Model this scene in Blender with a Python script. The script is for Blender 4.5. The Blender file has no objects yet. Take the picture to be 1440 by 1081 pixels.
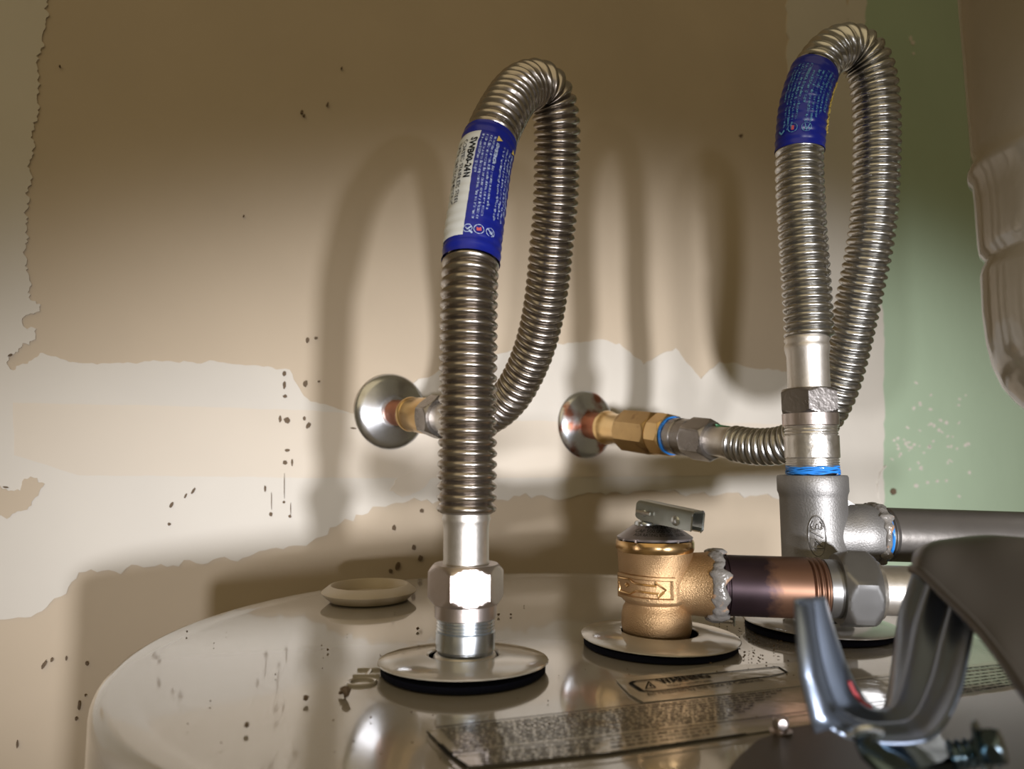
import bpy, bmesh, math, random
from mathutils import Vector, Matrix, noise
from mathutils.geometry import delaunay_2d_cdt
PI = math.pi
random.seed(7)
sc = bpy.context.scene
COL = sc.collection

# ------------------------------------------------------------------ camera
F, HOR, CX, CY = 1000.0, 650.0, 720.0, 540.5
ZT = 1.30                      # height of the tank top
ZC = ZT + 0.10                 # camera height
PHI = math.atan((HOR - CY) / F)
cd = bpy.data.cameras.new('camera'); cam = bpy.data.objects.new('camera', cd); COL.objects.link(cam)
cam.location = (0, 0, ZC); cam.rotation_euler = (PI/2 + PHI, 0, 0)
cd.sensor_fit = 'HORIZONTAL'; cd.sensor_width = 36.0; cd.lens = 36.0 * F / 1440.0
cd.clip_start = 0.01; cd.clip_end = 50
cd.dof.use_dof = True; cd.dof.focus_distance = 0.44; cd.dof.aperture_fstop = 9.0
sc.camera = cam

# ------------------------------------------------------------------ world, lights, exposure
w = bpy.data.worlds.new('world'); sc.world = w; w.use_nodes = True
bg = w.node_tree.nodes['Background']; bg.inputs[0].default_value = (0.25, 0.195, 0.11, 1); bg.inputs[1].default_value = 0.50
sc.view_settings.view_transform = 'Standard'; sc.view_settings.look = 'None'
sc.view_settings.exposure = 0.0; sc.view_settings.gamma = 1.0
sc.view_settings.use_curve_mapping = False
sc.cycles.use_denoising = True
sc.cycles.sample_clamp_indirect = 4.0

def spot(name, loc, tgt, power, color, angle, blend, radius):
    l = bpy.data.lights.new(name, 'SPOT'); l.energy = power; l.color = color
    l.spot_size = math.radians(angle); l.spot_blend = blend; l.shadow_soft_size = radius
    o = bpy.data.objects.new(name, l); COL.objects.link(o); o.location = loc
    o.rotation_euler = (Vector(tgt) - Vector(loc)).to_track_quat('-Z', 'Y').to_euler()
    return o
def area(name, loc, tgt, power, color, sx, sy):
    l = bpy.data.lights.new(name, 'AREA'); l.energy = power; l.color = color
    l.shape = 'RECTANGLE'; l.size = sx; l.size_y = sy
    o = bpy.data.objects.new(name, l); COL.objects.link(o); o.location = loc
    o.rotation_euler = (Vector(tgt) - Vector(loc)).to_track_quat('-Z', 'Y').to_euler()
    return o
# work light standing low in front of the heater, a little to the right
wl = spot('work_light', (0.66, -0.99, ZT - 0.10), (0.32, 0.78, ZT + 0.035), 142, (0.98, 0.97, 1.0), 27, 1.0, 0.05)
wl.scale = (2.45, 1, 1)
# added weaker fill spot nearer the middle, lightens and blurs the hose shadows
fill = spot('fill_spot', (0.10, -1.15, ZT - 0.05), (0.22, 0.78, ZT + 0.06), 52, (0.98, 0.96, 0.98), 26, 1.0, 0.05)
fill.scale = (2.3, 1, 1)
# weak warm room lamp high up behind the camera
area('room_lamp', (-0.3, -1.0, 2.6), (0.1, 0.5, 1.3), 9, (1.0, 0.80, 0.47), 2.2, 2.2)

# ------------------------------------------------------------------ picture -> place
def ray(px, py):
    x = (px - CX) / F; u = (CY - py) / F
    return Vector((x, math.cos(PHI) - u*math.sin(PHI), math.sin(PHI) + u*math.cos(PHI)))
CAM = Vector((0, 0, ZC))
def P(px, py, y):
    r = ray(px, py); return CAM + r * (y / r.y)
def G(px, py, z=ZT):
    r = ray(px, py); return CAM + r * ((z - ZC) / r.z)
def size(px, y, py=600):
    r = ray(CX, py); return px / F * (y / r.y)
def proj(p):
    d = p - CAM
    dep = d.y*math.cos(PHI) + d.z*math.sin(PHI); up = -d.y*math.sin(PHI) + d.z*math.cos(PHI)
    return CX + F*d.x/dep, CY - F*up/dep
TH = math.radians(30)
W0 = Vector((-0.1135, 0.66, 0)); WN = Vector((math.sin(TH), -math.cos(TH), 0)); WU = Vector((math.cos(TH), math.sin(TH), 0))
def Wp(px, py, lift=0.0):
    r = ray(px, py); o = W0 + WN*lift
    return CAM + r * ((o - CAM).dot(WN) / r.dot(WN))

# ------------------------------------------------------------------ materials
def mat(name, base, rough=0.5, metal=0.0, nscale=60, nvar=0.08, bump=0.0, bscale=200, spec=0.5, coat=0.0, rvar=0.1, col2=None, c2lo=0.5, c2hi=0.6, c2scale=30, aniso=None):
    m = bpy.data.materials.new(name); m.use_nodes = True
    nt = m.node_tree; N = nt.nodes; L = nt.links; b = N['Principled BSDF']
    tc = N.new('ShaderNodeTexCoord')
    n = N.new('ShaderNodeTexNoise'); n.inputs['Scale'].default_value = nscale; n.inputs['Detail'].default_value = 5
    L.new(tc.outputs['Object'], n.inputs['Vector'])
    mx = N.new('ShaderNodeMix'); mx.data_type = 'RGBA'
    mx.inputs[6].default_value = tuple(max(0, c*(1-nvar)) for c in base) + (1,)
    mx.inputs[7].default_value = tuple(min(1, c*(1+nvar)) for c in base) + (1,)
    L.new(n.outputs[0], mx.inputs[0]); out = mx.outputs[2]
    if col2:
        n2 = N.new('ShaderNodeTexNoise'); n2.inputs['Scale'].default_value = c2scale; n2.inputs['Detail'].default_value = 6
        L.new(tc.outputs['Object'], n2.inputs['Vector'])
        mr = N.new('ShaderNodeMapRange'); mr.inputs[1].default_value = c2lo; mr.inputs[2].default_value = c2hi
        L.new(n2.outputs[0], mr.inputs[0])
        m2 = N.new('ShaderNodeMix'); m2.data_type = 'RGBA'; m2.inputs[7].default_value = tuple(col2) + (1,)
        L.new(out, m2.inputs[6]); L.new(mr.outputs[0], m2.inputs[0]); out = m2.outputs[2]
    L.new(out, b.inputs['Base Color'])
    r = N.new('ShaderNodeMapRange'); r.inputs[3].default_value = rough*(1-rvar); r.inputs[4].default_value = rough*(1+rvar)
    L.new(n.outputs[0], r.inputs[0]); L.new(r.outputs[0], b.inputs['Roughness'])
    b.inputs['Metallic'].default_value = metal
    b.inputs['Specular IOR Level'].default_value = spec; b.inputs['Coat Weight'].default_value = coat
    b.inputs['Coat Roughness'].default_value = 0.05
    if bump:
        nb = N.new('ShaderNodeTexNoise'); nb.inputs['Scale'].default_value = bscale; nb.inputs['Detail'].default_value = 3
        L.new(tc.outputs['Object'], nb.inputs['Vector'])
        bp = N.new('ShaderNodeBump'); bp.inputs['Strength'].default_value = 1.0; bp.inputs['Distance'].default_value = bump
        L.new(nb.outputs[0], bp.inputs['Height']); L.new(bp.outputs[0], b.inputs['Normal'])
    return m
M = {}
M['paper'] = mat('drywall_paper', (0.515, 0.43, 0.325), 0.75, nscale=5, nvar=0.15, bump=0.0006, bscale=30)
M['mud'] = mat('joint_compound', (0.60, 0.565, 0.505), 0.6, nscale=7, nvar=0.12, bump=0.0008, bscale=18)
M['mud_warm'] = mat('joint_compound_over_tape', (0.62, 0.555, 0.465), 0.62, nscale=9, nvar=0.08, bump=0.0006, bscale=18)
M['green'] = mat('green_board_paper', (0.36, 0.46, 0.33), 0.7, nscale=6, nvar=0.08, bump=0.0004, bscale=40)
M['stain'] = mat('mould_stain', (0.13, 0.09, 0.055), 0.8, nscale=300, nvar=0.4)
M['floor'] = mat('concrete', (0.28, 0.26, 0.24), 0.8, nscale=8, nvar=0.2)
M['tank'] = mat('grey_enamel', (0.38, 0.355, 0.32), 0.10, nscale=12, nvar=0.05, bump=0.0005, bscale=9, spec=0.9, coat=1.0, rvar=0.25)
M['plate'] = mat('enamel_plate', (0.40, 0.375, 0.335), 0.12, nscale=20, nvar=0.04, spec=0.8, coat=0.5)
M['foam'] = mat('black_foam', (0.004, 0.005, 0.012), 0.9, spec=0.15)
M['plastic'] = mat('cream_plastic', (0.47, 0.40, 0.30), 0.45)
M['steel'] = mat('corrugated_stainless', (0.42, 0.385, 0.355), 0.26, 1.0, nscale=80, nvar=0.10)
M['steel2'] = mat('corrugated_stainless_light', (0.52, 0.515, 0.50), 0.25, 1.0, nscale=80, nvar=0.08)
M['brushed'] = mat('smooth_stainless', (0.66, 0.63, 0.59), 0.42, 1.0, nscale=300, nvar=0.06, bump=0.00005, bscale=900)
M['nut'] = mat('nickel_nut', (0.54, 0.48, 0.46), 0.34, 1.0, nscale=60, nvar=0.1, bump=0.0001, bscale=300)
M['zinc'] = mat('zinc_plate', (0.60, 0.64, 0.68), 0.25, 1.0, nscale=70, nvar=0.1)
M['chrome'] = mat('dull_chrome', (0.66, 0.69, 0.73), 0.24, 1.0, nscale=60, nvar=0.12, col2=(0.40, 0.38, 0.37), c2lo=0.45, c2hi=0.65, c2scale=25)
M['chrome_rust'] = mat('rusty_chrome', (0.66, 0.69, 0.73), 0.24, 0.95, nscale=60, nvar=0.12, col2=(0.36, 0.15, 0.10), c2lo=0.46, c2hi=0.56, c2scale=38)
M['copper'] = mat('old_copper', (0.45, 0.18, 0.10), 0.4, 0.85, nscale=90, nvar=0.3)
M['brass'] = mat('brass', (0.72, 0.50, 0.24), 0.3, 1.0, nscale=60, nvar=0.12)
M['brass_dark'] = mat('dark_brass', (0.50, 0.34, 0.16), 0.36, 1.0, nscale=60, nvar=0.2, col2=(0.25, 0.13, 0.06), c2lo=0.58, c2hi=0.75, c2scale=90)
M['bronze'] = mat('cast_bronze', (0.44, 0.29, 0.155), 0.46, 0.9, nscale=120, nvar=0.15, bump=0.00035, bscale=1700)
M['bronze_rim'] = mat('machined_bronze', (0.62, 0.41, 0.20), 0.24, 1.0, nscale=90, nvar=0.1)
M['iron'] = mat('cast_iron_grey', (0.25, 0.245, 0.24), 0.5, 0.75, nscale=80, nvar=0.12, bump=0.0002, bscale=900)
M['pipe'] = mat('grey_pipe', (0.15, 0.14, 0.13), 0.36, 0.7, nscale=40, nvar=0.15, bump=0.0002, bscale=120)
M['dark_nut'] = mat('dark_nut', (0.30, 0.28, 0.27), 0.28, 0.95, nscale=80, nvar=0.25, bump=0.0002, bscale=400)
M['grey_nut'] = mat('grey_nut', (0.25, 0.25, 0.25), 0.34, 0.9, nscale=60, nvar=0.15)
M['silver'] = mat('worn_silver', (0.66, 0.64, 0.61), 0.34, 1.0, nscale=120, nvar=0.25, bump=0.0003, bscale=260)
M['cap'] = mat('stamped_cap', (0.34, 0.31, 0.32), 0.42, 0.9, nscale=150, nvar=0.2)
M['lever'] = mat('zinc_lever', (0.34, 0.36, 0.33), 0.32, 0.9, nscale=50, nvar=0.15)
M['sealant'] = mat('thread_sealant', (0.17, 0.16, 0.15), 0.25, 0.1, nscale=200, nvar=0.3, bump=0.0012, bscale=260, col2=(0.35, 0.22, 0.14), c2lo=0.6, c2hi=0.68, c2scale=160)
M['blue'] = mat('blue_thread_tape', (0.02, 0.20, 0.62), 0.4, nscale=300, nvar=0.3)
M['label'] = mat('blue_label', (0.004, 0.012, 0.22), 0.3, nscale=20, nvar=0.1)
M['white'] = mat('white_print', (0.62, 0.64, 0.62), 0.4, nscale=20, nvar=0.04)
M['ink'] = mat('black_print', (0.02, 0.02, 0.02), 0.9, spec=0.1)
M['lightprint'] = mat('pale_blue_print', (0.42, 0.52, 0.72), 0.4)
M['cyanprint'] = mat('cyan_print', (0.10, 0.30, 0.50), 0.4)
M['yellow'] = mat('yellow_print', (0.60, 0.45, 0.10), 0.5)
M['red'] = mat('red_print', (0.60, 0.10, 0.12), 0.4)
M['greentape'] = mat('green_sleeve', (0.01, 0.16, 0.04), 0.5)
M['hood'] = mat('draft_hood_sheet', (0.12, 0.11, 0.10), 0.42, 0.8, nscale=25, nvar=0.1)
M['galv'] = mat('galvanised_strap', (0.27, 0.325, 0.43), 0.34, 0.95, nscale=30, nvar=0.15)
M['tankpaint'] = mat('beige_vessel_paint', (0.29, 0.26, 0.205), 0.13, nscale=30, nvar=0.06, bump=0.0008, bscale=35, spec=0.8, coat=0.4)
M['decal'] = mat('clear_decal', (0.43, 0.405, 0.36), 0.12, nscale=30, nvar=0.05, bump=0.0006, bscale=60, spec=0.8, coat=0.5)
M['clip'] = mat('dark_zinc', (0.12, 0.17, 0.20), 0.2, 1.0, nscale=60, nvar=0.2)
# nipple with two tones: near-black heat-blued half, bare copper half (a change along the pipe)
def two_tone(name, c1, c2, x0, x1, rough):
    m = mat(name, c1, rough, 0.75, nscale=90, nvar=0.2); nt = m.node_tree; N = nt.nodes; L = nt.links; b = N['Principled BSDF']
    old = b.inputs['Base Color'].links[0].from_socket
    g = N.new('ShaderNodeNewGeometry'); s = N.new('ShaderNodeSeparateXYZ'); L.new(g.outputs['Position'], s.inputs[0])
    n = N.new('ShaderNodeTexNoise'); n.inputs['Scale'].default_value = 150; n.inputs['Detail'].default_value = 6
    L.new(g.outputs['Position'], n.inputs['Vector'])
    ma = N.new('ShaderNodeMath'); ma.operation = 'MULTIPLY_ADD'; ma.inputs[1].default_value = 0.016
    L.new(n.outputs[0], ma.inputs[0]); L.new(s.outputs[0], ma.inputs[2])
    mr = N.new('ShaderNodeMapRange'); mr.inputs[1].default_value = x0 + 0.008; mr.inputs[2].default_value = x1 + 0.008
    L.new(ma.outputs[0], mr.inputs[0])
    mx = N.new('ShaderNodeMix'); mx.data_type = 'RGBA'; mx.inputs[7].default_value = tuple(c2) + (1,)
    L.new(old, mx.inputs[6]); L.new(mr.outputs[0], mx.inputs[0]); L.new(mx.outputs[2], b.inputs['Base Color'])
    return m

# ------------------------------------------------------------------ object helpers
ORG = {}
def thing(name, label, cat, loc, group=None):
    o = bpy.data.objects.new(name, None); COL.objects.link(o); o.location = loc
    o.empty_display_size = 0.02
    o['label'] = label; o['category'] = cat
    if group: o['group'] = group
    ORG[o.name] = Vector(loc); return o
def obj(name, bm, m, parent=None, loc=None, smooth=40, label=None):
    base = ORG[parent.name] if parent else Vector(loc if loc is not None else (0, 0, 0))
    bmesh.ops.translate(bm, verts=bm.verts, vec=-base)
    bmesh.ops.recalc_face_normals(bm, faces=bm.faces)
    me = bpy.data.meshes.new(name); bm.to_mesh(me); bm.free()
    if smooth:
        me.shade_smooth(); me.set_sharp_from_angle(angle=math.radians(smooth))
    me.materials.append(M[m] if isinstance(m, str) else m)
    o = bpy.data.objects.new(name, me); COL.objects.link(o)
    if parent: o.parent = parent
    else: o.location = base
    ORG[o.name] = base
    if label: o['label'] = label
    return o
def tag(o, label, cat, group=None, kind=None):
    o['label'] = label; o['category'] = cat
    if group: o['group'] = group
    if kind: o['kind'] = kind
    return o
def struct(name, bm, m, loc=(0, 0, 0), smooth=0):
    o = obj(name, bm, m, None, loc, smooth); o['kind'] = 'structure'; return o
def frame(a, ref=None):
    a = a.normalized()
    if ref is None: ref = Vector((0, -1, 0)) if abs(a.y) < 0.9 else Vector((0, 0, 1))
    e1 = (ref - a*ref.dot(a)).normalized(); e2 = a.cross(e1)
    return a, e1, e2
def lathe(bm, o, axis, prof, seg=64, ref=None, hexr=None, rot=0, cap=True, close=False):
    """prof: list of (r, t). hexr: {index range} handled by radius functions"""
    a, e1, e2 = frame(axis, ref); rings = []
    for k, (r, t) in enumerate(prof):
        ring = []
        for i in range(seg):
            ph = 2*PI*i/seg; rr = r(ph) if callable(r) else r
            ring.append(bm.verts.new(o + a*t + (e1*math.cos(ph + rot) + e2*math.sin(ph + rot))*rr))
        rings.append(ring)
    for k in range(len(rings) - 1):
        for i in range(seg):
            j = (i+1) % seg
            bm.faces.new((rings[k][i], rings[k][j], rings[k+1][j], rings[k+1][i]))
    if close:
        for i in range(seg):
            j = (i+1) % seg
            bm.faces.new((rings[-1][i], rings[-1][j], rings[0][j], rings[0][i]))
    elif cap:
        bm.faces.new(rings[0]); bm.faces.new(rings[-1])
    return bm
def hexprof(ap, t0, t1, ch=0.0012, n=6):
    """hexagonal nut between t0 and t1, across-flats radius ap, chamfered corners"""
    A = 2*PI/n; rc = ap/math.cos(A/2)
    def rr(lim):
        def f(ph):
            q = ((ph + A/2) % A) - A/2
            return min(ap/math.cos(q), lim)
        return f
    out = [(ap*0.93, t0)]
    for k in range(5): out.append((rr(ap*0.97 + (rc-ap*0.97)*k/4.0), t0 + ch*1.6*(k/4.0)))
    for k in range(4, -1, -1): out.append((rr(ap*0.97 + (rc-ap*0.97)*k/4.0), t1 - ch*1.6*(k/4.0)))
    out.append((ap*0.93, t1))
    return out
def threads(r, t0, t1, n, d=0.0007):
    p = (t1-t0)/n; out = []
    for k in range(n):
        out += [(r-d, t0+p*(k+0.05)), (r, t0+p*(k+0.4)), (r, t0+p*(k+0.6)), (r-d, t0+p*(k+0.95))]
    return out
def box(bm, c, ux, uy, uz, sx, sy, sz):
    v = [bm.verts.new(c + ux*(sx*i) + uy*(sy*j) + uz*(sz*k)) for i in (-.5, .5) for j in (-.5, .5) for k in (-.5, .5)]
    for f in ((0,1,3,2), (4,6,7,5), (0,4,5,1), (2,3,7,6), (0,2,6,4), (1,5,7,3)): bm.faces.new([v[i] for i in f])
    return v
def tube(bm, pts, r, seg=8, closed=False):
    n = len(pts); rings = []
    for i, p in enumerate(pts):
        q0 = pts[i-1] if (i > 0 or closed) else p; q1 = pts[(i+1) % n] if (i < n-1 or closed) else p
        a, e1, e2 = frame(q1 - q0, Vector((0.11, 0.23, 0.97)))
        rings.append([bm.verts.new(p + (e1*math.cos(2*PI*k/seg) + e2*math.sin(2*PI*k/seg))*r) for k in range(seg)])
    for i in range(n if closed else n-1):
        A_, B_ = rings[i], rings[(i+1) % n]
        for k in range(seg): bm.faces.new((A_[k], A_[(k+1) % seg], B_[(k+1) % seg], B_[k]))
    if not closed: bm.faces.new(rings[0]); bm.faces.new(rings[-1])

# ---- spline paths
class Path:
    def __init__(s, pts, step=0.0004):
        out = []; q = [pts[0]*2 - pts[1]] + list(pts) + [pts[-1]*2 - pts[-2]]
        for i in range(1, len(q)-2):
            p0, p1, p2, p3 = q[i-1:i+3]
            for k in range(40):
                t = k/40.0
                out.append(0.5*((2*p1) + (p2-p0)*t + (2*p0-5*p1+4*p2-p3)*t*t + (3*p1-p0-3*p2+p3)*t**3))
        out.append(pts[-1].copy())
        for _ in range(60):                                   # relax kinks
            out = [out[0]] + [(out[i-1] + out[i]*2 + out[i+1])/4 for i in range(1, len(out)-1)] + [out[-1]]
        L = [0.0]
        for i in range(1, len(out)): L.append(L[-1] + (out[i]-out[i-1]).length)
        s.L = L[-1]; s.n = int(s.L/step) + 1; s.p = []; j = 0
        for k in range(s.n + 1):
            d = s.L*k/s.n
            while j < len(L)-2 and L[j+1] < d: j += 1
            f = (d-L[j])/max(1e-9, L[j+1]-L[j]); s.p.append(out[j].lerp(out[j+1], f))
        s.t = [(s.p[min(k+6, s.n)] - s.p[max(k-6, 0)]).normalized() for k in range(s.n+1)]
        e = frame(s.t[0])[1]; s.e = []
        for k in range(s.n+1):
            e = (e - s.t[k]*e.dot(s.t[k])).normalized(); s.e.append(e)
    def at(s, d):
        k = max(0, min(s.n, int(round(d/s.L*s.n)))); return s.p[k], s.t[k], s.e[k]
    def find(s, py, a=0.0, b=0.5):
        best = None
        for k in range(int(s.n*a), int(s.n*b)):
            e = abs(proj(s.p[k])[1] - py)
            if best is None or e < best[0]: best = (e, s.L*k/s.n)
        return best[1]
def hose(bm, path, r, d0, d1, pitch, amp, seg=48, sub=8):
    n = int((d1-d0)/pitch); rings = []
    for k in range(n*sub + 1):
        d = d0 + (d1-d0)*k/(n*sub); p, t, e = path.at(d); e2 = t.cross(e)
        ph = (k % sub)/sub
        h = abs(math.cos(PI*ph))**0.75                      # round crests, sharp valleys
        h = math.sin(PI*ph)**0.8 if ph > 0 else 0.0
        rr = r - amp*(1-h)
        # crests alternate in weight slightly, so the hose does not look machined
        rr += 0.00012*noise.noise(Vector((k//sub*3.7, r*50, 0)))
        rings.append([bm.verts.new(p + (e*math.cos(2*PI*i/seg) + e2*math.sin(2*PI*i/seg))*rr) for i in range(seg)])
    for k in range(len(rings)-1):
        for i in range(seg):
            j = (i+1) % seg; bm.faces.new((rings[k][i], rings[k][j], rings[k+1][j], rings[k+1][i]))
    return bm
def sleeve_fn(path, r):
    """(s, angle, lift) -> point; angle 0 faces the camera, positive to the picture's right"""
    def f(d, ang, lift=0.0):
        p, t, e = path.at(d)
        n1 = (CAM - p).normalized(); n1 = (n1 - t*n1.dot(t)).normalized(); n2 = n1.cross(t)
        if n2.x < 0: n2 = -n2
        rip = 0.00022*math.sin(2*PI*d/0.0053) + 0.0003*noise.noise(Vector((d*220, ang*2.2, r*99)))
        return p + (n1*math.cos(ang) + n2*math.sin(ang))*(r + lift + rip)
    return f

# ---- text as mesh: list of (x, y) triangles, remapped by a function
def text_bm(body, size_, bold=0.0, res=3):
    c = bpy.data.curves.new('text', 'FONT'); c.body = body; c.size = size_; c.resolution_u = res; c.offset = bold
    o = bpy.data.objects.new('text', c); COL.objects.link(o)
    dg = bpy.context.evaluated_depsgraph_get(); me = bpy.data.meshes.new_from_object(o.evaluated_get(dg))
    bpy.data.objects.remove(o); bpy.data.curves.remove(c)
    bm = bmesh.new(); bm.from_mesh(me); bpy.data.meshes.remove(me)
    return bm
def add_text(dst, body, size_, fn, width=None, bold=0.0):
    """fn(x, y) -> point; width squeezes the line to that length"""
    b = text_bm(body, size_, bold)
    if not b.verts: b.free(); return
    x1 = max(v.co.x for v in b.verts); k = (width/x1) if width else 1.0
    mp = {v: dst.verts.new(fn(v.co.x*k, v.co.y)) for v in b.verts}
    for f in b.faces:
        try: dst.faces.new([mp[v] for v in f.verts])
        except ValueError: pass
    b.free()

# ================================================================== SETTING
def slab(bm, pts, n, th):
    """closed slab: outline pts, thickness th along n (both faces)"""
    a = [bm.verts.new(p) for p in pts]; b = [bm.verts.new(p + n*th) for p in pts]
    bm.faces.new(a); bm.faces.new(list(reversed(b)))
    k = len(pts)
    for i in range(k):
        j = (i+1) % k; bm.faces.new((a[i], a[j], b[j], b[i]))
    return bm
bm = bmesh.new()
A0 = W0 - WU*0.75; A1 = W0 + WU*1.9
slab(bm, [Vector((A0.x, A0.y, 0)), Vector((A1.x, A1.y, 0)), Vector((A1.x, A1.y, 2.4)), Vector((A0.x, A0.y, 2.4))], -WN, 0.03)
wall = struct('wall_back', bm, 'paper', (W0.x, W0.y, 0))
bm = bmesh.new()
slab(bm, [Vector((-1.2, -1.6, 0)), Vector((1.9, -1.6, 0)), Vector((1.9, 1.75, 0)), Vector((-1.2, 1.75, 0))], Vector((0, 0, -1)), 0.05)
struct('floor', bm, 'floor')

def ragged(pts, amp, step=5.0, seed=0.0, closed=True):
    out = []; n = len(pts)
    for i in range(n if closed else n-1):
        a = Vector(pts[i]); b = Vector(pts[(i+1) % n]); d = b-a; L = d.length
        m = max(1, int(L/step)); nn = Vector((-d.y, d.x))/max(L, 1e-6)
        for k in range(m):
            p = a + d*(k/m); A = amp if k else amp*0.5
            o = noise.noise(Vector((p.x*0.045 + seed, p.y*0.045, 3.1)))*A*1.3 + noise.noise(Vector((p.x*0.22, p.y*0.22 + seed, 9.7)))*A
            p = p + nn*o; out.append((p.x, p.y))
    return out
def wall_patch(bm, poly, lift, base=-0.0005):
    pts = [Wp(x, y, lift) for x, y in poly]
    a = [bm.verts.new(p) for p in pts]; b = [bm.verts.new(p - WN*(lift-base)) for p in pts]
    k = len(pts)
    for i in range(k):
        j = (i+1) % k; bm.faces.new((a[i], b[i], b[j], a[j]))
    uv = [Vector(((p - W0).dot(WU), p.z)) for p in pts]
    vo_, _, fo_, ov, _, _ = delaunay_2d_cdt(uv, [], [list(range(k))], 1, 1e-7)
    own = [a[o_[0]] if o_ else bm.verts.new(W0 + WU*v.x + WN*lift + Vector((0, 0, v.y))) for v, o_ in zip(vo_, ov)]
    for t in fo_:
        try: bm.faces.new([own[i] for i in t])
        except ValueError: pass
def patch_obj(name, polys, m, lift, label=None):
    bm = bmesh.new()
    for p in polys: wall_patch(bm, p, lift)
    return obj(name, bm, m, wall, smooth=0, label=label)
# green moisture board right of the vertical joint
patch_obj('green_drywall', [[(1185, -260), (1900, -260), (1900, 1500), (1236, 1500), (1236, 700), (1215, 300)]], 'green', 0.0006, 'pale green moisture-resistant wallboard')
# vertical joint, mud over tape
mudv = ragged([(1106, -220), (1190, -220), (1190, 0), (1199, 90), (1207, 170), (1222, 280), (1240, 380), (1243, 460), (1244, 760), (1248, 1000), (1250, 1300)], 3, 9, 2.0, False) + \
       ragged([(1250, 1300), (1120, 1300), (1118, 900), (1112, 500), (1108, 210), (1106, -220)], 4, 9, 4.0, False)
patch_obj('joint_compound', [mudv], 'mud', 0.0016, 'pale vertical band of joint compound beside the green board')
patch_obj('joint_compound', [ragged([(1190, -40), (1214, -40), (1218, 30), (1210, 80), (1196, 84)], 4, 6, 8.0)], 'mud', 0.0011)
# mud on the left edge with its torn outline, running into the horizontal joint
left = ragged([(-420, -240), (60, -240)], 1, 30, 0, False) + \
       ragged([(60, -240), (67, 0), (62, 40), (52, 88), (55, 130), (46, 200), (40, 262), (38, 330), (34, 380), (44, 420), (58, 430), (36, 446), (34, 455), (50, 462), (44, 478), (12, 502), (14, 518), (40, 506), (60, 497)], 6, 3.0, 1.0, False) + \
       ragged([(60, 497), (85, 504), (118, 511), (222, 508), (307, 509), (370, 516), (407, 520), (422, 545), (437, 564), (463, 570), (496, 582), (560, 548), (625, 520), (700, 497), (780, 482), (835, 478), (872, 482), (905, 512), (950, 489), (985, 532), (1012, 508), (1055, 516), (1112, 524)], 2.5, 6, 5.0, False) + \
       ragged([(1112, 524), (1112, 700), (900, 690), (780, 700), (600, 700), (500, 722), (430, 765), (300, 788), (112, 806), (60, 860), (0, 872), (-420, 900)], 7, 8, 6.0, False)
patch_obj('joint_compound', [left], 'mud', 0.0012, 'pale torn-edged joint compound along the left edge and the level joint')
patch_obj('joint_tape', [ragged([(18, 566), (250, 571), (440, 577), (620, 590), (1105, 596), (1105, 668), (700, 672), (480, 672), (110, 668), (20, 640)], 0.8, 14, 7.0)], 'mud_warm', 0.0017, 'warm beige joint tape along the level joint')
patch_obj('bare_patch', [ragged([(-30, 678), (8, 686), (28, 690), (34, 673), (52, 672), (64, 681), (50, 700), (38, 716), (14, 727), (-30, 720)], 4, 4, 3.0)], 'paper', 0.0019)
patch_obj('bare_patch', [ragged([(560, 672), (598, 650), (612, 668), (590, 690), (566, 700), (548, 690)], 3, 5, 3.5)], 'mud_warm', 0.0021)
# stains
def blob(x, y, a, b, rot=0, n=12, seed=0):
    c, s = math.cos(rot), math.sin(rot); out = []
    for i in range(n):
        ph = 2*PI*i/n; k = 1 + 0.45*noise.noise(Vector((x+i*1.3, y, seed)))
        u, v = a*math.cos(ph)*k, b*math.sin(ph)*k; out.append((x + u*c - v*s, y + u*s + v*c))
    return out
bm = bmesh.new()
for x, y, a, b, r in [(433,478,3,5,0),(445,475,3,2.5,0),(400,525,3.5,5,0),(400,541,3,8,0),(401,557,4,3.5,0),(430,539,4,6,.3),(449,536,2,2,0),(394,589,3,7,0),(404,591,6,6,.8),(428,588,3,4,0),(434,598,4,7,.4),(404,633,5,3,0),(401,650,4.5,4.5,0),(411,650,2,7,0),
        (400,683,.6,24,0),(399.5,706,2.6,2.6,0),(382,705,.6,17,0),(381,723,3,4,0),(409,715,.6,12,0),(408,726,3,3,0),(272,690,2.5,7,.6),(261,697,2,5,.5),(241,710,3,6,.6),(238,737,3.5,3,0),(425,157,2.5,3.5,0),(428,162,2,2,0),(461,146,1.5,4,.2),(481,95,1.5,2,0),
        (373,687,2,6,0),(497,602,6,1.6,.1),(84,92,1.8,1.3,0),(343,303,1.5,2,0),(93,926,2,4,0),(62,935,3,9,.6),(73,928,3,4,.4),(111,992,2.4,9,.1),(107,1011,2.5,3.5,0),(120,978,2,2,0),(24,1047,2,7,0),(122,933,3,4,0),(14,499,5,1.8,-.5),(8,685,6,1.5,.1),
        (560,796,4,8,.3),(550,803,3,4,0),(592,785,3.5,6,.2),(583,770,3,5,0),(555,742,3,5,0),(594,718,3,4,0),(640,760,2.5,5,0),(1257,691,5,6.5,0),(1043,190,3,2,0)]:
    wall_patch(bm, blob(x, y, a*0.72, b*0.72, r), 0.0024)
o = obj('mould_stain', bm, 'stain', wall, smooth=0); o['kind'] = 'stuff'
bm = bmesh.new()
for i in range(60):
    x, y = random.choice([(1275, 640, 16, 60), (1300, 600, 40, 60), (1320, 660, 60, 30), (1345, 610, 30, 30)])[:2]
    x += random.gauss(0, 14); y += random.gauss(0, 30)
    if x < 1250: continue
    wall_patch(bm, blob(x, y, random.uniform(1, 3.2), random.uniform(1, 3), random.random(), 8), 0.0014)
for x, y, a, b in [(1281,54,2,4),(1284,60,3,3),(1285,75,2,2)]: wall_patch(bm, blob(x, y, a, b), 0.0014)
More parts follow.
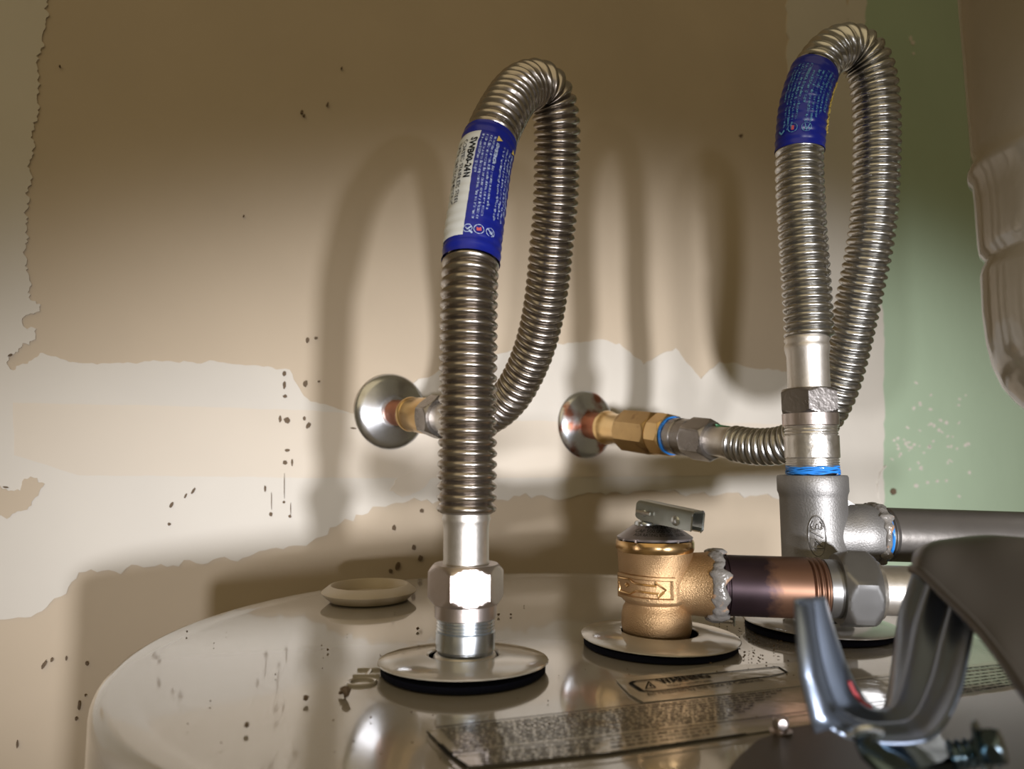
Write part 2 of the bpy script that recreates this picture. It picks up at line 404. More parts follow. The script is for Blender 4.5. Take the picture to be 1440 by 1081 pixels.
o = obj('compound_speck', bm, 'mud', wall, smooth=0); o['kind'] = 'stuff'
# scraped ridge left of the hole in the green board
bm = bmesh.new(); tube(bm, [Wp(x, y, 0.002) for x, y in [(1246, 655), (1238, 664), (1234, 680), (1236, 700), (1243, 712)]], 0.0012)
obj('compound_ridge', bm, 'mud', wall)

# ================================================================== WATER HEATER
TC = Vector((0.0320, 0.428, 0)); TR = 0.2400
heater = thing('water_heater', 'large round grey enamelled water heater with flat glossy top', 'water heater', (TC.x, TC.y, 0))
bm = bmesh.new(); C0 = Vector((TC.x, TC.y, 0))
prof = [(TR-0.0006, 0.0), (TR-0.0006, ZT-0.020)]
lathe(bm, C0, Vector((0, 0, 1)), prof, 160)
obj('jacket', bm, 'tank', heater)
bm = bmesh.new(); Rr = 0.007
prof = [(TR-0.002, ZT-0.030), (TR, ZT-0.030)] + [(TR - Rr + Rr*math.cos(a), ZT - Rr + Rr*math.sin(a)) for a in [PI/2*k/8 for k in range(9)]]
prof += [(TR-0.016, ZT-0.0008), (TR-0.020, ZT-0.0010), (0.15, ZT-0.0003), (0.08, ZT), (0.03, ZT), (0.001, ZT)]
lathe(bm, C0, Vector((0, 0, 1)), prof, 160)
obj('top_pan', bm, 'tank', heater, smooth=60)

# decals on the top
def gline(bm, a, b, wd, z=ZT+0.0005):
    a = G(*a, z); b = G(*b, z); d = (b-a).normalized(); n = Vector((-d.y, d.x, 0))*wd/2
    bm.faces.new([bm.verts.new(p) for p in (a-n, b-n, b+n, a+n)])
def gsheet(name, pts, m, z, label=None):
    bm = bmesh.new(); slab(bm, [G(x, y, z) for x, y in pts], Vector((0, 0, -1)), 0.0003)
    return obj(name, bm, m, heater, smooth=0, label=label)
S2 = gsheet('warning_decal', [(600, 1028), (697, 1012), (860, 994.5), (1104, 967), (1240, 948), (1440, 925), (1440, 985), (1240, 1004), (1049, 1031), (860, 1058), (658, 1079), (634, 1060)], 'decal', ZT+0.0004, 'long clear decal of small print')
S1 = gsheet('warning_decal', [(866, 955), (1000, 936), (1135, 930), (1150, 945), (1140, 962), (1000, 977), (905, 987), (885, 975)], 'decal', ZT+0.0008, 'clear decal headed WARNING')
bm = bmesh.new(); zz = ZT+0.0011
def ink_lines(dec, specs, name='printed_line'):
    bm = bmesh.new()
    for a, b, wd in specs: gline(bm, a, b, wd, zz)
    obj(name, bm, 'ink', dec, smooth=0)
ink_lines(S2, [((613, 1022.5), (697, 1012.5), .0010), ((697, 1012.5), (1104, 967), .0007), ((1104, 967), (1440, 930), .0007), ((648, 1057), (860, 1035), .0007), ((860, 1035), (1027, 1013.5), .0007), ((1027, 1013.5), (1440, 960), .0007),
               ((658, 1078), (860, 1058), .0011), ((860, 1058), (1049, 1031), .0011), ((600, 1028), (618, 1046), .0008), ((618, 1046), (634, 1062), .0022), ((634, 1062), (658, 1078), .0016), ((634, 1058), (648, 1057), .0012)])
def lerp2(a, b, t): return (a[0] + (b[0]-a[0])*t, a[1] + (b[1]-a[1])*t)
bm = bmesh.new(); rnd = random.Random(3)
def words(bm, a, b, h=0.0011, z=None):
    A_ = G(*a, zz); B_ = G(*b, zz); L = (B_-A_).length; d = (B_-A_).normalized(); n = Vector((-d.y, d.x, 0)); x = 0
    while x < L - 0.002:
        wl = rnd.choice((1, 2, 3, 4, 5, 6, 7))
        for k in range(wl):                                 # each letter a tiny mark of its own height
            hh = h*rnd.choice((0.75, 0.8, 0.85, 1.1)); lw = 0.0007
            p = A_ + d*x; bm.faces.new([bm.verts.new(q) for q in (p, p + d*lw*0.86, p + d*lw*0.86 + n*hh, p + n*hh)]); x += lw
            if x > L: break
        x += 0.0010
for k in range(10):
    t = (k+0.7)/10.6
    words(bm, lerp2((618, 1024), (648, 1056), t), lerp2((1104, 968), (1027, 1012.5), t))
for k in range(5):
    t = (k+0.9)/5.6; words(bm, lerp2((672, 1055), (680, 1077), t), lerp2((850, 1036), (830, 1061), t))
for k in range(3):
    t = (k+0.9)/4; words(bm, lerp2((860, 1035), (860, 1057), t), lerp2((1020, 1015), (1000, 1037), t))
for k in range(8):
    t = (k+0.7)/8.6; words(bm, lerp2((1290, 944), (1290, 990), t), lerp2((1436, 930), (1436, 965), t), 0.0014)
obj('small_print', bm, 'ink', S2, smooth=0)['kind'] = 'stuff'
ink_lines(S1, [((892, 957.5), (1094, 937), .0011), ((1094, 937), (1107, 945), .0012), ((1107, 945), (1085, 950), .0010), ((1085, 950), (920, 971.5), .0011), ((920, 971.5), (903, 971), .0014), ((903, 971), (886, 960), .0022), ((886, 960), (892, 957.5), .0018),
               ((908, 968), (912, 958), .0006), ((912, 958), (922, 966), .0006), ((922, 966), (908, 968), .0006), ((914, 962), (915.5, 965), .0006)])
bm = bmesh.new()
def gtext(bm, body, a, b, sz, z=zz, bold=0.0):
    A_ = G(*a, z); B_ = G(*b, z); d = (B_-A_).normalized(); n = Vector((-d.y, d.x, 0))
    add_text(bm, body, sz, lambda x, y: A_ + d*x + n*y, (B_-A_).length, bold)
gtext(bm, 'WARNING', (932, 960.5), (1001, 951.5), 0.0085, bold=0.0003)
gtext(bm, 'PRODUCT HAZARD LABEL', (940, 965), (1003, 957), 0.0030)
gtext(bm, 'As required by the state of California', (912, 977.5), (1075, 956.5), 0.0048)
obj('lettering', bm, 'ink', S1, smooth=0)
# HOT pressed into the top beside the left port
bm = bmesh.new(); q = G(503, 942, ZT)
Hh, Hw = 0.0125, 0.0105
def emb(pts, closed=False): tube(bm, [Vector((q.x + a, q.y + b, ZT + 0.0001)) for a, b in pts], 0.0009, 6, closed)
emb([(0, 0), (Hh, 0)]); emb([(0, -Hw), (Hh, -Hw)]); emb([(Hh*.5, 0), (Hh*.5, -Hw)])
emb([(Hh/2 + Hh/2*math.cos(2*PI*k/20), -Hw*1.9 + Hw*0.52*math.sin(2*PI*k/20)) for k in range(20)], True)
obj('embossed_lettering', bm, 'tank', heater)

# cream plastic plug ring on the top, back left
pc = G(519, 843, ZT); R = size(66, pc.y, 840)
bm = bmesh.new()
lathe(bm, Vector((pc.x, pc.y, ZT+0.0005)), Vector((0, 0, 1)), [(R*0.72, 0), (R*0.82, 0), (R*0.99, 0.0052), (R, 0.006), (R*0.98, 0.0068), (R*0.84, 0.0105), (R*0.80, 0.0108), (R*0.77, 0.0098), (R*0.72, 0.0035)], 96, close=True)
lathe(bm, Vector((pc.x, pc.y, ZT+0.001)), Vector((0, 0, 1)), [(R*0.76, 0), (R*0.76, 0.003), (0.001, 0.0028)], 64)
tag(obj('plug_cover', bm, 'plastic', None, (pc.x, pc.y, ZT)), 'shallow cream plastic dish-shaped plug on heater top near wall', 'plug')

# port collars ------------------------------------------------------
PORTS = [(Vector((-0.0235, 0.358, ZT)), 0.0410, 0.0170, 'dished round grey plate around the left hose connection', 0.0),
         (Vector((0.0815, 0.4060, ZT)), 0.0430, 0.0210, 'dished round grey plate under the bronze relief valve', 0.015),
         (Vector((0.1840, 0.4400, ZT)), 0.0435, 0.0170, 'dished round grey plate under the cast tee, partly hidden', 0.03)]
for c, R, ri, lab, tilt in PORTS:
    t = thing('pipe_escutcheon', lab, 'escutcheon', c + Vector((0, 0, 0.001)), 'plates around the ports on the heater top')
    bm = bmesh.new(); ax = Vector((tilt, 0.045 if R < 0.042 else 0.0, 1)).normalized()
    lathe(bm, c + Vector((0, 0, 0.0016)), ax, [(ri, 0.0056), (ri+0.001, 0.0061), (ri+0.004, 0.0061), (R*0.75, 0.0052), (R*0.95, 0.0042), (R, 0.0036), (R+0.0003, 0.0031), (R-0.0006, 0.0028), (R*0.75, 0.0044), (ri, 0.0050)], 96, close=True)
    obj('flange', bm, 'plate', t, smooth=25)
    bm = bmesh.new()
    lathe(bm, c + Vector((0, 0, 0.0008)), Vector((0, 0, 1)), [(ri, 0), (R*0.97, 0), (R*0.97, 0.0028), (R*0.9, 0.0032), (ri*1.02, 0.0038)], 80, close=True)
    obj('foam_gasket', bm, 'foam', t)

# ================================================================== LEFT HOSE CONNECTION
HY = 0.3600
def zat(py, y): return P(CX, py, y).z
def sz(px, y, py): return size(px, y, py)
c1 = P(655, 850, HY); X1 = c1.x; base = Vector((X1, HY, 0)); UP = Vector((0, 0, 1))
def z1(py): return zat(py, HY)
def r1(wpx, py): return sz(wpx, HY, py)/2
nip = thing('pipe_nipple', 'zinc-plated threaded nipple rising from left port into the nut', 'pipe nipple', (X1, HY, ZT+0.004))
bm = bmesh.new()
lathe(bm, base, UP, [(r1(78, 920), ZT+0.002), (r1(78, 920), z1(912)), (r1(84, 905), z1(910)), (r1(84, 905), z1(886))] + threads(r1(82, 880), z1(885), z1(866), 4), 72)
obj('nipple_body', bm, 'zinc', nip)
bm = bmesh.new()
lathe(bm, base, UP, [(r1(76, 920), z1(927)), (r1(90, 925), z1(927.5)), (r1(92, 925), z1(925)), (r1(90, 922), z1(921.5)), (r1(82, 918), z1(917)), (r1(76, 918), z1(917))], 72, close=True)
obj('bead_ring', bm, 'brushed', nip)

con1 = thing('flexible_connector', 'left corrugated steel hose with white and blue label looping back to the wall', 'hose', (X1, HY, z1(868)), 'looped corrugated connectors')
bm = bmesh.new()
lathe(bm, base, UP, hexprof(r1(93, 820), z1(848), z1(792), 0.0022), 96, rot=math.radians(11))
obj('union_nut', bm, 'nut', con1, smooth=28)
bm = bmesh.new()
lathe(bm, base, UP, [(r1(84, 860), z1(867)), (r1(87, 860), z1(866)), (r1(87, 860), z1(847)), (r1(70, 860), z1(846))], 72)
obj('nut_skirt', bm, 'nut', con1)
bm = bmesh.new()
lathe(bm, base, UP, [(r1(66, 790), z1(800)), (r1(64, 780), z1(785)), (r1(64, 750), z1(742)), (r1(66, 735), z1(733)), (r1(69, 728), z1(729)), (r1(66, 725), z1(725)), (r1(70, 720), z1(721)), (r1(67, 717), z1(718))], 72)
obj('smooth_collar', bm, 'brushed', con1, smooth=60)
# path
HOSE_R = 0.0150
p1 = Path([P(656, 722, HY), P(657, 660, HY), P(658, 560, HY), P(659, 470, HY), P(660, 400, HY), P(664, 350, .364), P(672, 290, .369), P(684, 215, .377), P(704, 165, .388), P(729, 128, .404), P(756, 119, .415), P(775, 137, .424), P(783, 175, .431), P(783, 225, .440), P(781, 290, .452),
           P(775, 350, .464), P(770, 400, .476), P(761, 455, .492), P(746, 505, .508), P(722, 552, .525), P(694, 580, .541), P(665, 590, .556), P(640, 589, .572)])
bm = hose(bmesh.new(), p1, HOSE_R, 0.0, p1.L, 0.0054, 0.0027)
obj('corrugated_tube', bm, 'steel', con1, smooth=75)
# far end of it: nut + brass at the wall
a1 = Wp(548, 579); d1 = (p1.p[-1] - a1).normalized(); L1 = (p1.p[-1] - a1).length
bm = bmesh.new()
lathe(bm, a1, d1, [(0.009, L1-0.034), (0.0125, L1-0.028), (0.0125, L1+0.001), (0.0115, L1+0.004)], 64)
obj('smooth_collar', bm, 'brushed', con1)
bm = bmesh.new()
lathe(bm, a1, d1, hexprof(0.0160, L1-0.038, L1-0.020, 0.0018), 96, rot=0.3)
obj('union_nut', bm, 'dark_nut', con1, smooth=28)
def along(axis_o, axis_d, px):
    lo, hi = 0.0, 0.4
    for _ in range(40):
        mid = (lo+hi)/2
        if proj(axis_o + axis_d*mid)[0] < px: lo = mid
        else: hi = mid
    return lo
st = thing('copper_stub', 'short dark copper pipe stub coming out of left wall plate', 'pipe', a1 + d1*0.001)
bm = bmesh.new(); lathe(bm, a1, d1, [(0.0118, 0.001), (0.0118, L1-0.040)], 48); obj('pipe', bm, 'copper', st)
br = thing('brass_adapter', 'brass adapter ring between left copper stub and the grey nut', 'pipe fitting', a1 + d1*(L1-0.06))
bm = bmesh.new(); q0 = along(a1, d1, 576); q1 = L1-0.0375
lathe(bm, a1, d1, [(0.0122, q0), (0.0150, q0+0.001), (0.0155, q0+0.003), (0.0150, q0+0.005), (0.0138, q0+0.006), (0.0150, q0+0.008), (0.0158, q1-0.004), (0.0158, q1), (0.012, q1)], 72)
obj('adapter_body', bm, 'brass', br)

# ---- label on hose 1
def label_sleeve(path, r, d0, d1, a0, a1, name, m, parent, lift=0.0, label=None, ns=80, na=96, full=True):
    f = sleeve_fn(path, r); bm = bmesh.new(); g = []
    for i in range(ns+1):
        d = d0 + (d1-d0)*i/ns
        g.append([bm.verts.new(f(d, a0 + (a1-a0)*k/na, lift)) for k in range(na if full else na+1)])
    K = na if full else na+1
    for i in range(ns):
        for k in range(K if full else K-1):
            bm.faces.new((g[i][k], g[i][(k+1) % K], g[i+1][(k+1) % K], g[i+1][k]))
    return obj(name, bm, m, parent, smooth=60, label=label)
SL = HOSE_R + 0.0003
db, dt = p1.find(371, 0, .4), p1.find(198, 0, .4)
print('LABEL1', db, dt, p1.L)
lab1 = label_sleeve(p1, SL, db, dt, -PI, PI, 'label_sleeve', 'label', con1, label='glossy blue paper label with a white panel')
def orient(d): return math.radians(d)
top = dt - 0.0085; bot = db + 0.0085
f1 = sleeve_fn(p1, SL)
label_sleeve(p1, SL, bot, top+0.001, orient(-112), orient(-21), 'white_panel', 'white', lab1, 0.0003, ns=50, na=24, full=False)
def ring_text(f, r, dst, body, d_start, ang, size_, width=None, bold=0.0, lift=0.0006):
    add_text(dst, body, size_, lambda x, y: f(d_start - x, ang + y/r, lift), width, bold)
bm = bmesh.new()
ring_text(f1, SL, bm, 'SWB00-24N', top-0.003, orient(-37), 0.0050, 0.0245, 0.00018)
ring_text(f1, SL, bm, 'COATED STAINLESS STEEL', top-0.0035, orient(-53), 0.0036, 0.0385)
ring_text(f1, SL, bm, 'WATER HEATER CONNECTOR 24"', top-0.0040, orient(-68), 0.0033, 0.0370)
obj('black_lettering', bm, 'ink', lab1, smooth=0)
ES = ['sustancias quimicas, incluyendo plomo, que en el estado', 'de California es conocido por causar cancer y defectos de', 'nacimiento u otros danos reproductivos. Para mas informacion', 'ir a www.P65Warnings.ca.gov']
EN = ['WARNING: This product can expose you to chemicals', 'including lead, which is known to the State of California to', 'cause cancer and birth defects or other reproductive', 'harm. For more information go to www.P65Warnings.ca.gov']
bm = bmesh.new()
ring_text(f1, SL, bm, 'ADVERTENCIA:', top-0.0045, orient(16), 0.0023, 0.0135, 0.00012)
ring_text(f1, SL, bm, 'Este producto puede exponerle a', top-0.0190, orient(16), 0.0021, 0.0260)
for k, s in enumerate(ES): ring_text(f1, SL, bm, s, top-0.0015, orient(8 - 8*k), 0.0021, (0.0480, 0.0500, 0.0505, 0.0230)[k])
for k, s in enumerate(EN): ring_text(f1, SL, bm, s, top-0.004, orient(60 - 9*k), 0.0021, (0.040, 0.045, 0.044, 0.046)[k])
def circ(bm, f, r, d, ang, rad, th=0.00035, n=32, lift=0.0006):
    a = [bm.verts.new(f(d + rad*math.cos(2*PI*k/n), ang + rad*math.sin(2*PI*k/n)/r, lift)) for k in range(n)]
    b = [bm.verts.new(f(d + (rad-th)*math.cos(2*PI*k/n), ang + (rad-th)*math.sin(2*PI*k/n)/r, lift)) for k in range(n)]
    for k in range(n): bm.faces.new((a[k], a[(k+1) % n], b[(k+1) % n], b[k]))
def stroke(bm, f, r, pts, th, lift=0.0007):
    for (u0, v0), (u1, v1) in zip(pts, pts[1:]):
        L = math.hypot(u1-u0, v1-v0); nu, nv = -(v1-v0)/L*th/2, (u1-u0)/L*th/2
        bm.faces.new([bm.verts.new(f(u, v/r, lift)) for u, v in ((u0-nu, v0-nv), (u1-nu, v1-nv), (u1+nu, v1+nv), (u0+nu, v0+nv))])
di = bot + 0.0035
circ(bm, f1, SL, di, orient(-13), 0.0024); a_ = orient(-13)*SL
stroke(bm, f1, SL, [(di+0.0008, a_-0.0012), (di-0.0008, a_-0.0002), (di+0.0012, a_+0.0018)], 0.0006); stroke(bm, f1, SL, [(di-0.0012, a_+0.0008), (di-0.0028, a_+0.0026)], 0.0009)
circ(bm, f1, SL, di, orient(8), 0.0027, 0.0003); circ(bm, f1, SL, di, orient(31), 0.0026)
ring_text(f1, SL, bm, 'Pb', di+0.0015, orient(29), 0.0028)
stroke(bm, f1, SL, [(di+0.0018, orient(31)*SL-0.0018), (di-0.0018, orient(31)*SL+0.0018)], 0.0004)
obj('pale_lettering', bm, 'lightprint', lab1, smooth=0)
bm = bmesh.new(); a_ = orient(8)*SL
bm.faces.new([bm.verts.new(f1(di + u, (a_+v)/SL, 0.0006)) for u, v in ((-0.0014, -0.0010), (0.0012, -0.0013), (0.0008, 0.0), (0.0014, 0.0011), (-0.0010, 0.0013))])
obj('red_mark', bm, 'red', lab1, smooth=0)
bm = bmesh.new()
for an in (18, 62):
    a_ = orient(an)*SL; dd = top-0.0018
    bm.faces.new([bm.verts.new(f1(dd + u, (a_+v)/SL, 0.0006)) for u, v in ((-0.0016, -0.0010), (0.0014, -0.0010), (-0.0001, 0.0022))])
obj('yellow_mark', bm, 'yellow', lab1, smooth=0)

# wall plates --------------------------------------------------------
def wall_plate(c, d, R, m, lab):
    bm = bmesh.new(); prof = [(R*0.2, 0.0100), (R*0.38, 0.0104), (R*0.44, 0.0098), (R*0.60, 0.0078), (R*0.82, 0.0052), (R*0.95, 0.0035), (R, 0.0008), (R*0.985, 0.0002), (R*0.8, 0.0002)]
    lathe(bm, c + WN*0.003, (WN*0.75 + d*0.25), prof, 96, cap=True)
    tag(obj('wall_escutcheon', bm, m, None, c, smooth=70), lab, 'escutcheon', 'round plates where the pipes leave the wall')
a2 = Wp(822, 597)
wall_plate(a1, d1, 0.0350, 'chrome', 'dull chrome round wall plate behind the left hose')
# ================================================================== RIGHT HOSE CONNECTION
CYY = 0.442; xc = P(1140, 600, CYY).x; cb = Vector((xc, CYY, 0))
def z2(py): return zat(py, CYY)
def r2(wpx, py): return sz(wpx, CYY, py)/2
p2 = Path([P(1138, 476, CYY), P(1135, 420, CYY), P(1130, 350, CYY), P(1126, 290, CYY), P(1124, 220, .442), P(1130, 150, .440), P(1146, 101, .440), P(1170, 72, .442), P(1196, 67, .446), P(1219, 86, .449), P(1230, 125, .452), P(1233, 180, .456), P(1232, 240, .460), P(1229, 300, .465),
           P(1222, 350, .470), P(1212, 400, .478), P(1201, 450, .487), P(1190, 500, .498), P(1177, 545, .508), P(1160, 580, .520), P(1135, 609, .535), P(1103, 625, .550), P(1065, 628, .568), P(1030, 623, .588)])
d2 = (p2.p[-1] - a2).normalized(); L2 = (p2.p[-1] - a2).length
wall_plate(a2, d2, 0.0362, 'chrome_rust', 'rust-spotted chrome round wall plate behind the brass fittings')
con2 = thing('flexible_connector', 'right corrugated steel hose with torn all-blue label rising above the cast tee', 'hose', (xc, CYY, z2(655)), 'looped corrugated connectors')
bm = bmesh.new()
lathe(bm, cb, UP, hexprof(r2(72, 565), z2(583), z2(547), 0.0016), 96, rot=math.radians(6))
obj('union_nut', bm, 'dark_nut', con2, smooth=28)
bm = bmesh.new(); lathe(bm, cb, UP, [(r2(70, 590), z2(600)), (r2(75, 590), z2(598)), (r2(75, 590), z2(582)), (r2(60, 590), z2(581))], 64); obj('nut_skirt', bm, 'nut', con2)
bm = bmesh.new(); lathe(bm, cb, UP, [(r2(57, 545), z2(552)), (r2(56, 540), z2(540)), (r2(56, 510), z2(500)), (r2(60, 492), z2(492)), (r2(60, 486), z2(486)), (r2(57, 482), z2(482)), (r2(61, 478), z2(478)), (r2(57, 474), z2(474))], 64); obj('smooth_collar', bm, 'brushed', con2, smooth=60)
bm = hose(bmesh.new(), p2, HOSE_R, 0.0, p2.L, 0.0054, 0.0027)
obj('corrugated_tube', bm, 'steel2', con2, smooth=75)
bm = bmesh.new(); k0 = along(a2, d2, 1004)
lathe(bm, a2, d2, [(0.0125, k0-0.004), (0.0128, L2-0.006), (0.0135, L2-0.002), (0.0125, L2+0.003)], 64); obj('smooth_collar', bm, 'brushed', con2)
bm = bmesh.new(); k1 = along(a2, d2, 971); k2 = along(a2, d2, 1003)
lathe(bm, a2, d2, hexprof(0.0162, k1, k2, 0.002), 96, rot=0.25); obj('union_nut', bm, 'dark_nut', con2, smooth=28)
bm = bmesh.new(); k3 = along(a2, d2, 945)
lathe(bm, a2, d2, [(0.012, k3), (0.0165, k3+0.001), (0.0168, k3+0.012), (0.0158, k3+0.013), (0.0158, k3+0.016), (0.0166, k3+0.017), (0.0166, k1+0.001), (0.012, k1+0.002)], 72)
obj('nut_skirt', bm, 'dark_nut', con2, smooth=28)
st = thing('copper_stub', 'short dark copper pipe stub coming out of the right, rusty wall plate', 'pipe', a2 + d2*0.001)
bm = bmesh.new(); lathe(bm, a2, d2, [(0.0142, 0.001), (0.0140, along(a2, d2, 862))], 48); obj('pipe', bm, 'copper', st)
br = thing('brass_adapter', 'two-hexagon brass adapter between rusty wall plate and the right hose', 'pipe fitting', a2 + d2*along(a2, d2, 851))
b0, b1, b2, b3 = (along(a2, d2, v) for v in (851, 882, 926, 945))
bm = bmesh.new()
lathe(bm, a2, d2, [(0.0145, b0), (0.0172, b0+0.001), (0.0176, b0+0.004), (0.0170, b0+0.007), (0.0158, b0+0.009), (0.0150, b0+0.015), (0.0158, b1-0.004), (0.0170, b1+0.002), (0.012, b1+0.003)], 72); obj('solder_cup', bm, 'brass', br)
bm = bmesh.new(); lathe(bm, a2, d2, hexprof(0.0198, b1, b2, 0.002, 8), 96, rot=0.2); obj('hexagon', bm, 'brass_dark', br, smooth=20)
bm = bmesh.new(); lathe(bm, a2, d2, hexprof(0.0188, b2, b3, 0.0014, 8), 96, rot=0.05); obj('hexagon', bm, 'brass', br, smooth=20)
def tape(name, o, d, r, t, lab, lift=0.0015, wraps=5, parent=None):
    bm = bmesh.new(); a, e1, e2 = frame(d)
    for k in range(wraps):
        pts = []
        for i in range(40):
            ph = 2*PI*i/40; rr = r*(1 + 0.03*noise.noise(Vector((i*0.4, k*3.1, t*100))))
            pts.append(o + a*(t + lift*(k/wraps-0.5)*2 + 0.0020*noise.noise(Vector((math.cos(ph)*1.5, math.sin(ph)*1.5, k*1.7)))) + (e1*math.cos(ph) + e2*math.sin(ph))*rr)
        tube(bm, pts, 0.0005, 6, True)
    return tag(obj(name, bm, 'blue', None, o + d*t), lab, 'sealing tape', 'blue thread seals')
tape('thread_tape', a2, d2, 0.0172, b3+0.0016, 'ring of blue thread tape after the brass adapter', 0.0018)
# green sliver behind the hose by the brass fittings
bm = bmesh.new(); slab(bm, [P(1006, 596, .60), P(1060, 604, .60), P(1100, 601, .60), P(1102, 610, .60), P(1010, 612, .60)], Vector((0, 1, 0)), 0.001)
obj('green_tab', bm, 'greentape', con2, smooth=0, label='green tab behind the hose')
# label 2
db2, dt2 = p2.find(214, 0, .5), p2.find(84, 0, .30) + 0.009
print('LABEL2', db2, dt2, p2.L)
lab2 = label_sleeve(p2, SL, db2, dt2, -PI, PI, 'label_sleeve', 'label', con2, label='torn blue label with faded print')
f2 = sleeve_fn(p2, SL); bm = bmesh.new(); top2 = dt2-0.004
for k, s in enumerate(['ADVERTENCIA: Este producto puede exponerle a'] + ES): ring_text(f2, SL, bm, s, top2-0.002, orient(-14 - 9*k), 0.0023, (0.034, 0.040, 0.040, 0.038, 0.022)[k])
for k, s in enumerate(EN + ['www.P65Warnings.ca.gov']): ring_text(f2, SL, bm, s, top2-0.002-0.001*k, orient(38 - 10*k), 0.0025, (0.030, 0.032, 0.034, 0.034, 0.02)[k])
ring_text(f2, SL, bm, 'WATER HEATER CONNECTOR', top2-0.004, orient(50), 0.0030, 0.026)
circ(bm, f2, SL, db2+0.0105, orient(-18), 0.0029); circ(bm, f2, SL, db2+0.0105, orient(12), 0.0029, 0.0003)
a_ = orient(12)*SL; dd = db2+0.0105
stroke(bm, f2, SL, [(dd+0.002, a_-0.001), (dd-0.002, a_), (dd+0.002, a_+0.002)], 0.0005)
a_ = orient(-45)*SL; dd = db2+0.008; stroke(bm, f2, SL, [(dd+0.002, a_-0.002), (dd, a_), (dd+0.002, a_+0.002)], 0.0009)
obj('pale_lettering', bm, 'cyanprint', lab2, smooth=0)
bm = bmesh.new(); a_ = orient(-18)*SL; dd = db2+0.0105
bm.faces.new([bm.verts.new(f2(dd + u, (a_+v)/SL, 0.0006)) for u, v in ((-0.0013, -0.0007), (0.0013, -0.0009), (0.0009, 0.0009), (-0.0012, 0.0009))])
obj('red_mark', bm, 'red', lab2, smooth=0)
bm = bmesh.new(); tube(bm, [f2(db2 + 0.012 + (dt2-db2-0.014)*k/24, orient(88 + 5*math.sin(k*1.9)), 0.0004) for k in range(25)], 0.0008, 6)
obj('torn_edge', bm, 'yellow', lab2, label='yellow torn paper edge')

# nipple between hose 2 and the tee
nip2 = thing('pipe_nipple', 'short worn silver nipple between dark nut and cast tee', 'pipe nipple', (xc, CYY, z2(660)))
bm = bmesh.new(); lathe(bm, cb, UP, [(r2(60, 660), z2(668))] + threads(r2(71, 650), z2(659), z2(645), 4, 0.0006) + [(r2(73, 640), z2(643)), (r2(73, 620), z2(613))] + threads(r2(71, 605), z2(612), z2(598), 3, 0.0006), 72)
obj('nipple_body', bm, 'silver', nip2)
tape('thread_tape', Vector((xc, CYY, z2(661))), UP, r2(70, 660), 0.0, 'frayed blue thread tape on top of the cast tee', 0.0026, 7)

def goo(o, axis, r, wd, amp, seed, seg=110, sec=14):
    """smeared bead of sealant: a ring whose width and height wander"""
    bm = bmesh.new(); a, e1, e2 = frame(axis); rings = []
    for i in range(seg):
        ph = 2*PI*i/seg; d = e1*math.cos(ph) + e2*math.sin(ph)
        q = Vector((math.cos(ph), math.sin(ph), 0))
        n1 = noise.noise(q*2.5 + Vector((0, 0, seed))); n2 = noise.noise(q*4 + Vector((0, 0, seed*2))); n3 = noise.noise(q*9 + Vector((0, 0, seed*3)))
        W_ = wd*(1 + 0.6*n1 + 0.75*n2); H_ = max(0.0007, amp*(0.95 + 0.6*n2 + 0.25*n3)); sh = wd*0.5*n1
        rings.append([bm.verts.new(o + a*(sh + W_*math.cos(2*PI*k/sec)) + d*(r + H_*(math.sin(2*PI*k/sec) + 0.3*noise.noise(Vector((k*0.9, n1*9, n3*9)))))) for k in range(sec)])
    for i in range(seg):
        A_, B_ = rings[i], rings[(i+1) % seg]
        for k in range(sec): bm.faces.new((A_[k], A_[(k+1) % sec], B_[(k+1) % sec], B_[k]))
    return bm
# ---- tee
xt = P(1145, 740, CYY).x; tb = Vector((xt, CYY, 0))
tee = thing('pipe_tee', 'grey cast tee under the right hose, marked 3/4', 'pipe fitting', (xt, CYY, z2(860)))
Rb = r2(94, 680)
ztop, zbr = z2(668), z2(751)
bm = bmesh.new()
lathe(bm, tb, UP, [(Rb*0.75, ztop-0.002), (Rb*0.78, ztop), (Rb*0.97, ztop), (Rb, ztop-0.0012), (Rb, z2(690)), (Rb*0.96, z2(695)), (Rb*0.945, z2(700)), (Rb*0.945, z2(820)), (Rb, z2(825)), (Rb, z2(852)), (Rb*0.9, z2(853))], 96)
RX = Vector((1, 0, 0)); RXd = Vector((1, 0.05, 0)).normalized()
brr = sz(84, CYY, 751)/2
xb = P(1196, 751, CYY).x - xt; xe = P(1232, 751, CYY).x - xt
lathe(bm, Vector((xt, CYY, zbr)), RXd, [(brr*0.94, 0.0), (brr*0.94, xb-0.002), (brr, xb), (brr, xe-0.006), (brr*0.98, xe-0.005), (brr*0.98, xe-0.001), (brr*0.95, xe), (brr*0.8, xe), (brr*0.8, xe-0.004)], 96)
